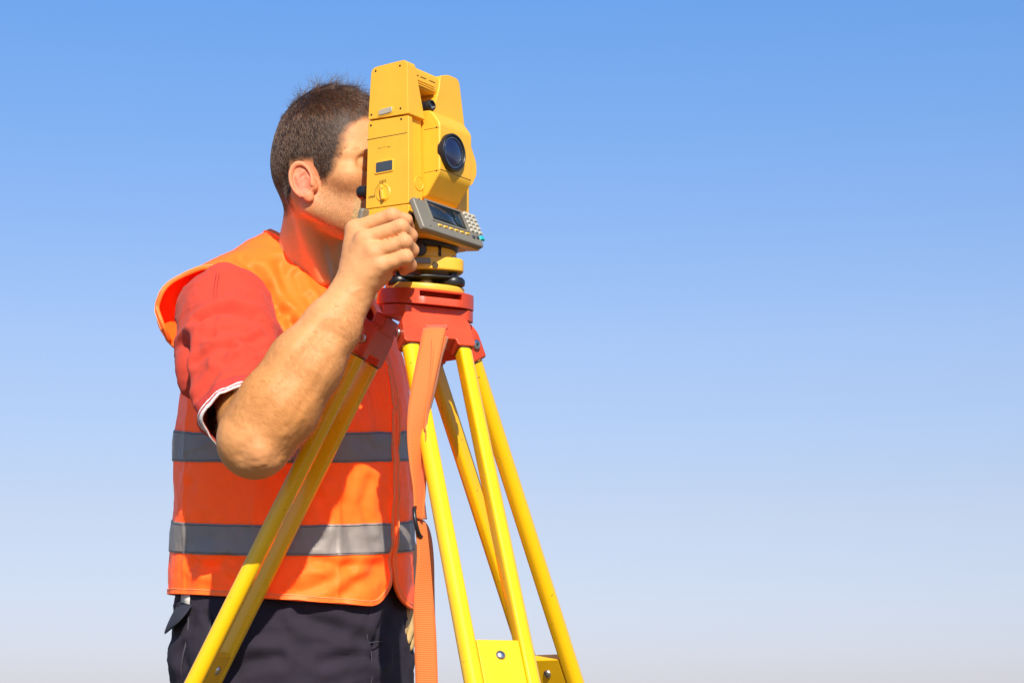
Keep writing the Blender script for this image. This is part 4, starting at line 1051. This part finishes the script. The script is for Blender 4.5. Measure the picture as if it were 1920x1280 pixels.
# rear pocket flap standing away from the cloth, and a pale label
FL = [((323, 1124), 3.44, 0), ((362, 1133), 3.38, 0), ((358, 1148), 3.375, .004), ((336, 1176), 3.40, .014), ((313, 1193), 3.43, .020), ((309, 1186), 3.44, .020)]
top = [PB(324, 1124, 3.46), PB(344, 1129, 3.405), PB(363, 1134, 3.375)]
ns_ = Vector((-.10, -.30, 0)).normalized()
top = [Vector(v) + ns_ * .004 for v in trace(trous_d, [(338, 1125), (350, 1128), (363, 1132)])]
assert np.isfinite(trace(trous_d, [(338, 1125)])).all()
bot = [top[0] + (P(311, 1191, 3.47) - P(338, 1125, 3.47)), Vector(trace(trous_d, [(342, 1174)])[0]) + ns_ * .022, Vector(trace(trous_d, [(360, 1148)])[0]) + ns_ * .007]
V = []; F = []
for i in range(7):
    u = i / 6; a = Vector(catmull(top, 3)[i]); b = Vector(catmull(bot, 3)[i])
    for j in range(5):
        w = j / 4; c = a.lerp(b, w); c += ns_ * (.010 * math.sin(w * 2.2)); V.append(c)
for i in range(6):
    for j in range(4): F.append((i * 5 + j, (i + 1) * 5 + j, (i + 1) * 5 + j + 1, i * 5 + j + 1))
fl = mk('pocket_flap', V, F, mat('dark navy flap', (.022, .024, .040), .9, var=.2, bump=.5, bscale=900), to, smooth=None, solid=.004, subs=1)
V = [q for q in trace(trous_d, [(346, 1108), (362, 1108), (361, 1133), (345, 1129)])]; V = [Vector(v) + Vector((-.004, -.008, 0)) for v in V]
mk('cloth_label', V, [(0, 1, 2, 3)], mat('pale cloth label', (.62, .58, .52), .8, var=.1), to, smooth=None, solid=.001)
# ---- shoes
shoem = mat('brown work shoe leather', (.06, .035, .02), .5)
for kx, ky in ((PB(478, 1225, 3.415).x + .01, PB(478, 1225, 3.415).y + .02), (PB(622, 1235, 3.53).x + .02, PB(622, 1235, 3.53).y + .03)):
    c = np.array([kx, ky, 0])
    def shoe_d(p):
        q = p - c.astype(f32); f = q @ bf; r = q @ br; Q = np.stack([f, r, q[:, 2]], 1).astype(f32)
        d = smin(ellip(Q, (.06, 0, .035), (.14, .048, .055)), cone(Q, (-.01, 0, .05), (-.01, 0, .13), .05, .046), .03)
        d = smin(d, ellip(Q, (-.04, 0, .03), (.05, .042, .05)), .02)
        return np.maximum(d, -Q[:, 2] + .001)
    sv, sf = mesh_sdf(shoe_d, c + [-.22, -.22, -.03], c + [.26, .26, .21], .006)
    mkv('shoe', sv, sf, shoem, ps)

# ================================================================== HAIR
def hair_material(name, mel, red, rough=.32, rnd=.25, color=None):
    m = bpy.data.materials.new(name); m.use_nodes = True; n = m.node_tree; n.nodes.clear()
    h = n.nodes.new('ShaderNodeBsdfHairPrincipled'); h.parametrization = 'MELANIN'; o = n.nodes.new('ShaderNodeOutputMaterial')
    h.inputs['Melanin'].default_value = mel; h.inputs['Melanin Redness'].default_value = red; h.inputs['Roughness'].default_value = rough
    h.inputs['Radial Roughness'].default_value = .4; h.inputs['Random Color'].default_value = rnd
    if color:                                                       # strand to strand variation between two browns
        h.parametrization = 'COLOR'; hi = n.nodes.new('ShaderNodeHairInfo'); mx = n.nodes.new('ShaderNodeMix'); mx.data_type = 'RGBA'
        mx.inputs[6].default_value = (*[c * .45 for c in color], 1); mx.inputs[7].default_value = (*[c * 1.7 for c in color], 1)
        n.links.new(hi.outputs['Random'], mx.inputs[0]); n.links.new(mx.outputs[2], h.inputs['Color'])
    n.links.new(h.outputs[0], o.inputs[0]); return m
def strands(name, root, dirs, nrm, length, r0, m, parent, K=6, droop=0.0, wave=0.0, seed=1):
    g = np.random.default_rng(seed); n = len(root); off = np.array(OFF[parent.name])
    pos = np.zeros((n, K, 3)); p = root.copy(); d = dirs.copy(); ph = g.uniform(0, 6.28, n); fr = g.uniform(.8, 1.6, n)
    sd = np.cross(dirs, nrm); sd /= np.linalg.norm(sd, axis=1, keepdims=True) + 1e-9
    for k in range(K):
        pos[:, k] = p
        d = d - nrm * droop / K + sd * (wave * np.sin(ph + fr * k * 1.6))[:, None]
        d = d / np.linalg.norm(d, axis=1, keepdims=True); p = p + d * (length / (K - 1))[:, None]
    c = bpy.data.hair_curves.new(name); c.add_curves([K] * n)
    c.position_data.foreach_set('vector', (pos - off).astype(f32).ravel())
    ra = c.attributes.get('radius') or c.attributes.new('radius', 'FLOAT', 'POINT')
    ra.data.foreach_set('value', (np.tile(r0 * np.linspace(1, .35, K), n)).astype(f32))
    c.materials.append(m); o = bpy.data.objects.new(name, c); COL.objects.link(o); o.parent = parent; OFF[o.name] = OFF[parent.name]; o['kind'] = 'stuff'; return o
def sample(mask, n, seed):
    g = np.random.default_rng(seed); w = mask[BF].min(1); ar = np.linalg.norm(np.cross(BV[BF[:, 2]] - BV[BF[:, 0]], BV[BF[:, 3]] - BV[BF[:, 1]]), axis=1) * w
    k = g.choice(len(BF), n, p=ar / ar.sum()); u, v = g.random((2, n, 1)); q = BF[k]
    p = (BV[q[:, 0]] * (1 - u) + BV[q[:, 1]] * u) * (1 - v) + (BV[q[:, 3]] * (1 - u) + BV[q[:, 2]] * u) * v
    return p, BN[q[:, 0]], g
hp, hn, g = sample(scalp, 19000, 11)
hl = HL(hp.astype(f32)); crown = np.array([-.062, 0, .070])
away = hl - crown; away = away @ HR.T; away = away - hn * (away * hn).sum(1, keepdims=True); away /= np.linalg.norm(away, axis=1, keepdims=True) + 1e-6
topness = np.clip((hl[:, 2] - .03) / .05, 0, 1)[:, None]
down = np.array([0, 0, -1.0]) - hn * (-hn[:, 2:3]); down /= np.linalg.norm(down, axis=1, keepdims=True) + 1e-6
clump = np.floor((hp + .004 * np.stack([noise(hp + k * 5.3, 90) for k in range(3)], 1)) / .0065)                  # locks of hair lie together
lock = np.stack([np.sin(clump @ np.array([12.9898, 78.233, 37.719]) * (1 + k * .37) + k * 2.1) for k in range(3)], 1)
jit = lock * (.35 + .5 * topness) + np.stack([noise(hp + k * 3.7, 70) for k in range(3)], 1) * .55 + np.stack([noise(hp + k * 9.1, 200) for k in range(3)], 1) * .30 + g.normal(0, .15, hp.shape)
jit = jit - hn * ((jit * hn).sum(1, keepdims=True) * .75)
dr = away * (.55 + .35 * topness) + down * (1 - topness) * .75 + hn * (.15 + .26 * topness * np.clip((hl[:, 0:1] + .045) / .05, .12, 1)) + jit * (.55 + .3 * topness)
dr /= np.linalg.norm(dr, axis=1, keepdims=True)
lng = (.0130 + .0165 * topness[:, 0]) * g.uniform(.75, 1.25, len(hp)); lng *= np.clip((hl[:, 2] + .125) / .05, .4, 1)
lng *= np.clip((hl[:, 0] + .09) / .07, .62, 1)
edge = np.clip(hair_mask(hl[:, 0], np.abs(hl[:, 1]), hl[:, 2]) / .02, .4, 1); lng *= edge
strands('hair', hp + hn * .0003, dr, hn, lng, .00021, hair_material('dark brown hair', .47, .95, .27, .55, (.052, .0175, .0052)), ps, droop=.62, wave=.34, seed=2)
# eyebrow and fine hair on the forearm
bm_ = np.exp(-((hf_ - .084) / .016) ** 2 - ((hu2 + .0235) / .0048) ** 2) * (hs_ > .012) * (hs_ < .060) * (hf_ > .045)
bm_ = bm_ * (bm_ > .4)
ep, en, g = sample(bm_, 500, 5)
ed = -HR[:, 0] * .6 + en * .22 + np.array([0, 0, .2]) + g.normal(0, .2, ep.shape); ed /= np.linalg.norm(ed, axis=1, keepdims=True)
strands('eyebrow', ep, ed, en, np.full(len(ep), .0055) * g.uniform(.7, 1.2, len(ep)), .00014, hair_material('brow hair', .85, .5), ps, K=4, droop=.6, seed=4)
armax = A((P(655, 560, 3.09) - P(478, 826, 3.07)).normalized()); ta = (BV - A(P(478, 826, 3.07))) @ armax
am = np.clip((ta + .02) / .05, 0, 1) * np.clip((.27 - ta) / .05, 0, 1) * (BV[:, 1] < 3.14)
am = am * ((BV - CU) @ CUN > -.02)
ap, an, g = sample(am, 5500, 8)
ad = armax * .45 + np.array([.35, -.1, -.75]) + an * .25 + g.normal(0, .30, ap.shape); ad = ad - an * ((ad * an).sum(1, keepdims=True) - .28); ad /= np.linalg.norm(ad, axis=1, keepdims=True)
strands('arm_hair', ap, ad, an, g.uniform(.006, .012, len(ap)), .00006, hair_material('fair arm hair', .36, .8), ps, K=4, droop=.4, seed=6)

# ================================================================== CARRYING STRAP
webm = bpy.data.materials.new('orange woven webbing'); webm.use_nodes = True
n = webm.node_tree; L = n.links.new; b = n.nodes['Principled BSDF']
at = n.nodes.new('ShaderNodeAttribute'); at.attribute_name = 'along'
mm = n.nodes.new('ShaderNodeMath'); mm.operation = 'SINE'; ml = n.nodes.new('ShaderNodeMath'); ml.operation = 'MULTIPLY'; ml.inputs[1].default_value = 2 * math.pi / .0026
L(at.outputs['Fac'], ml.inputs[0]); L(ml.outputs[0], mm.inputs[0])
mr = n.nodes.new('ShaderNodeMapRange'); mr.inputs[1].default_value = -1; L(mm.outputs[0], mr.inputs[0])
cx_ = n.nodes.new('ShaderNodeMix'); cx_.data_type = 'RGBA'; cx_.inputs[6].default_value = (.60, .120, .016, 1); cx_.inputs[7].default_value = (.80, .195, .030, 1); L(mr.outputs[0], cx_.inputs[0])
L(cx_.outputs[2], b.inputs['Base Color']); b.inputs['Roughness'].default_value = .75; b.inputs['Sheen Weight'].default_value = .2
bp = n.nodes.new('ShaderNodeBump'); bp.inputs['Strength'].default_value = .35; bp.inputs['Distance'].default_value = .0008; L(mr.outputs[0], bp.inputs['Height']); L(bp.outputs[0], b.inputs['Normal'])
q0 = P(812, 622, 3.05)
sp = thing('carrying_strap', 'orange woven carrying strap hanging from the tripod head with a black ring', 'strap', tuple(q0))
def ribbon(name, rows, thick, parent, n_=10):
    """rows: (px, py, distance, half width m, yaw deg of the face away from the camera)"""
    R = catmull([(*P(x, y, Y), hw, yaw) for x, y, Y, hw, yaw in rows], n_); V = []; F = []; al = []; s = 0; nw = 6
    for i, r_ in enumerate(R):
        c = Vector(r_[:3]); s += (c - Vector(R[i - 1][:3])).length if i else 0
        w = Vector((math.cos(rad(r_[4])), math.sin(rad(r_[4])), 0))
        tg = (Vector(R[min(i + 1, len(R) - 1)][:3]) - Vector(R[max(i - 1, 0)][:3])).normalized(); w = (w - tg * w.dot(tg)).normalized(); nn = w.cross(tg)
        if nn.y > 0: nn = -nn
        for k in range(nw + 1):
            t = k / nw * 2 - 1; V.append(c + w * r_[3] * t + nn * (-.0012 * t * t)); al.append(s)
    for i in range(len(R) - 1):
        for k in range(nw): a = i * (nw + 1) + k; F.append((a, a + 1, a + nw + 2, a + nw + 1))
    o = mk(name, V, F, webm, parent, smooth=None, solid=thick); add_attr(o, 'along', al); return o
ribbon('strap_front', [(815, 613, 3.074, .0165, -4), (812, 625, 3.062, .0165, -4), (803, 670, 3.050, .0165, -2), (793, 720, 3.040, .0160, 4), (785, 770, 3.034, .0155, 14), (782, 820, 3.032, .0150, 30), (783, 870, 3.032, .0145, 48), (787, 920, 3.032, .014, 60), (790, 972, 3.032, .014, 52)], .0018, sp)
ribbon('strap_back', [(826, 624, 3.075, .015, 40), (822, 660, 3.062, .015, 60), (814, 720, 3.052, .0150, 72), (803, 780, 3.045, .0145, 84), (797, 830, 3.042, .0145, 95), (793, 880, 3.040, .0140, 110), (788, 930, 3.040, .0140, 120), (784, 975, 3.038, .014, 120)], .0018, sp)
ribbon('strap_tail', [(786, 972, 3.038, .014, 58), (792, 985, 3.034, .0145, 50), (797, 1010, 3.032, .015, 46), (799, 1050, 3.030, .0152, 40), (797, 1100, 3.03, .0155, 28), (796, 1150, 3.03, .0157, 16), (798, 1210, 3.03, .0158, 6), (800, 1290, 3.03, .0158, 0), (800, 1400, 3.03, .0158, 0), (798, 1560, 3.03, .0158, 0)], .0018, sp)
ringp = []
for k in range(36):
    t = 2 * math.pi * k / 36; c = P(784, 978, 3.028); w = Vector((math.cos(rad(78)), math.sin(rad(78)), 0))
    ringp.append(c + w * .016 * math.cos(t) + Vector((-.004 * math.sin(t), 0, .021 * math.sin(t))))
mk('buckle_ring', *sweepvf(ringp, .0030, 10, closed=True), M['black'], sp, smooth=None)
mk('strap_clip', *boxvf((-.017, -.003, -.003), (.017, .003, .004)), M['red'], sp, bevel=.001, tf=lambda x, y, z: P(818, 614, 3.078) + Vector((x, y, z)))
print('script', round(_t.time() - _t0, 1))
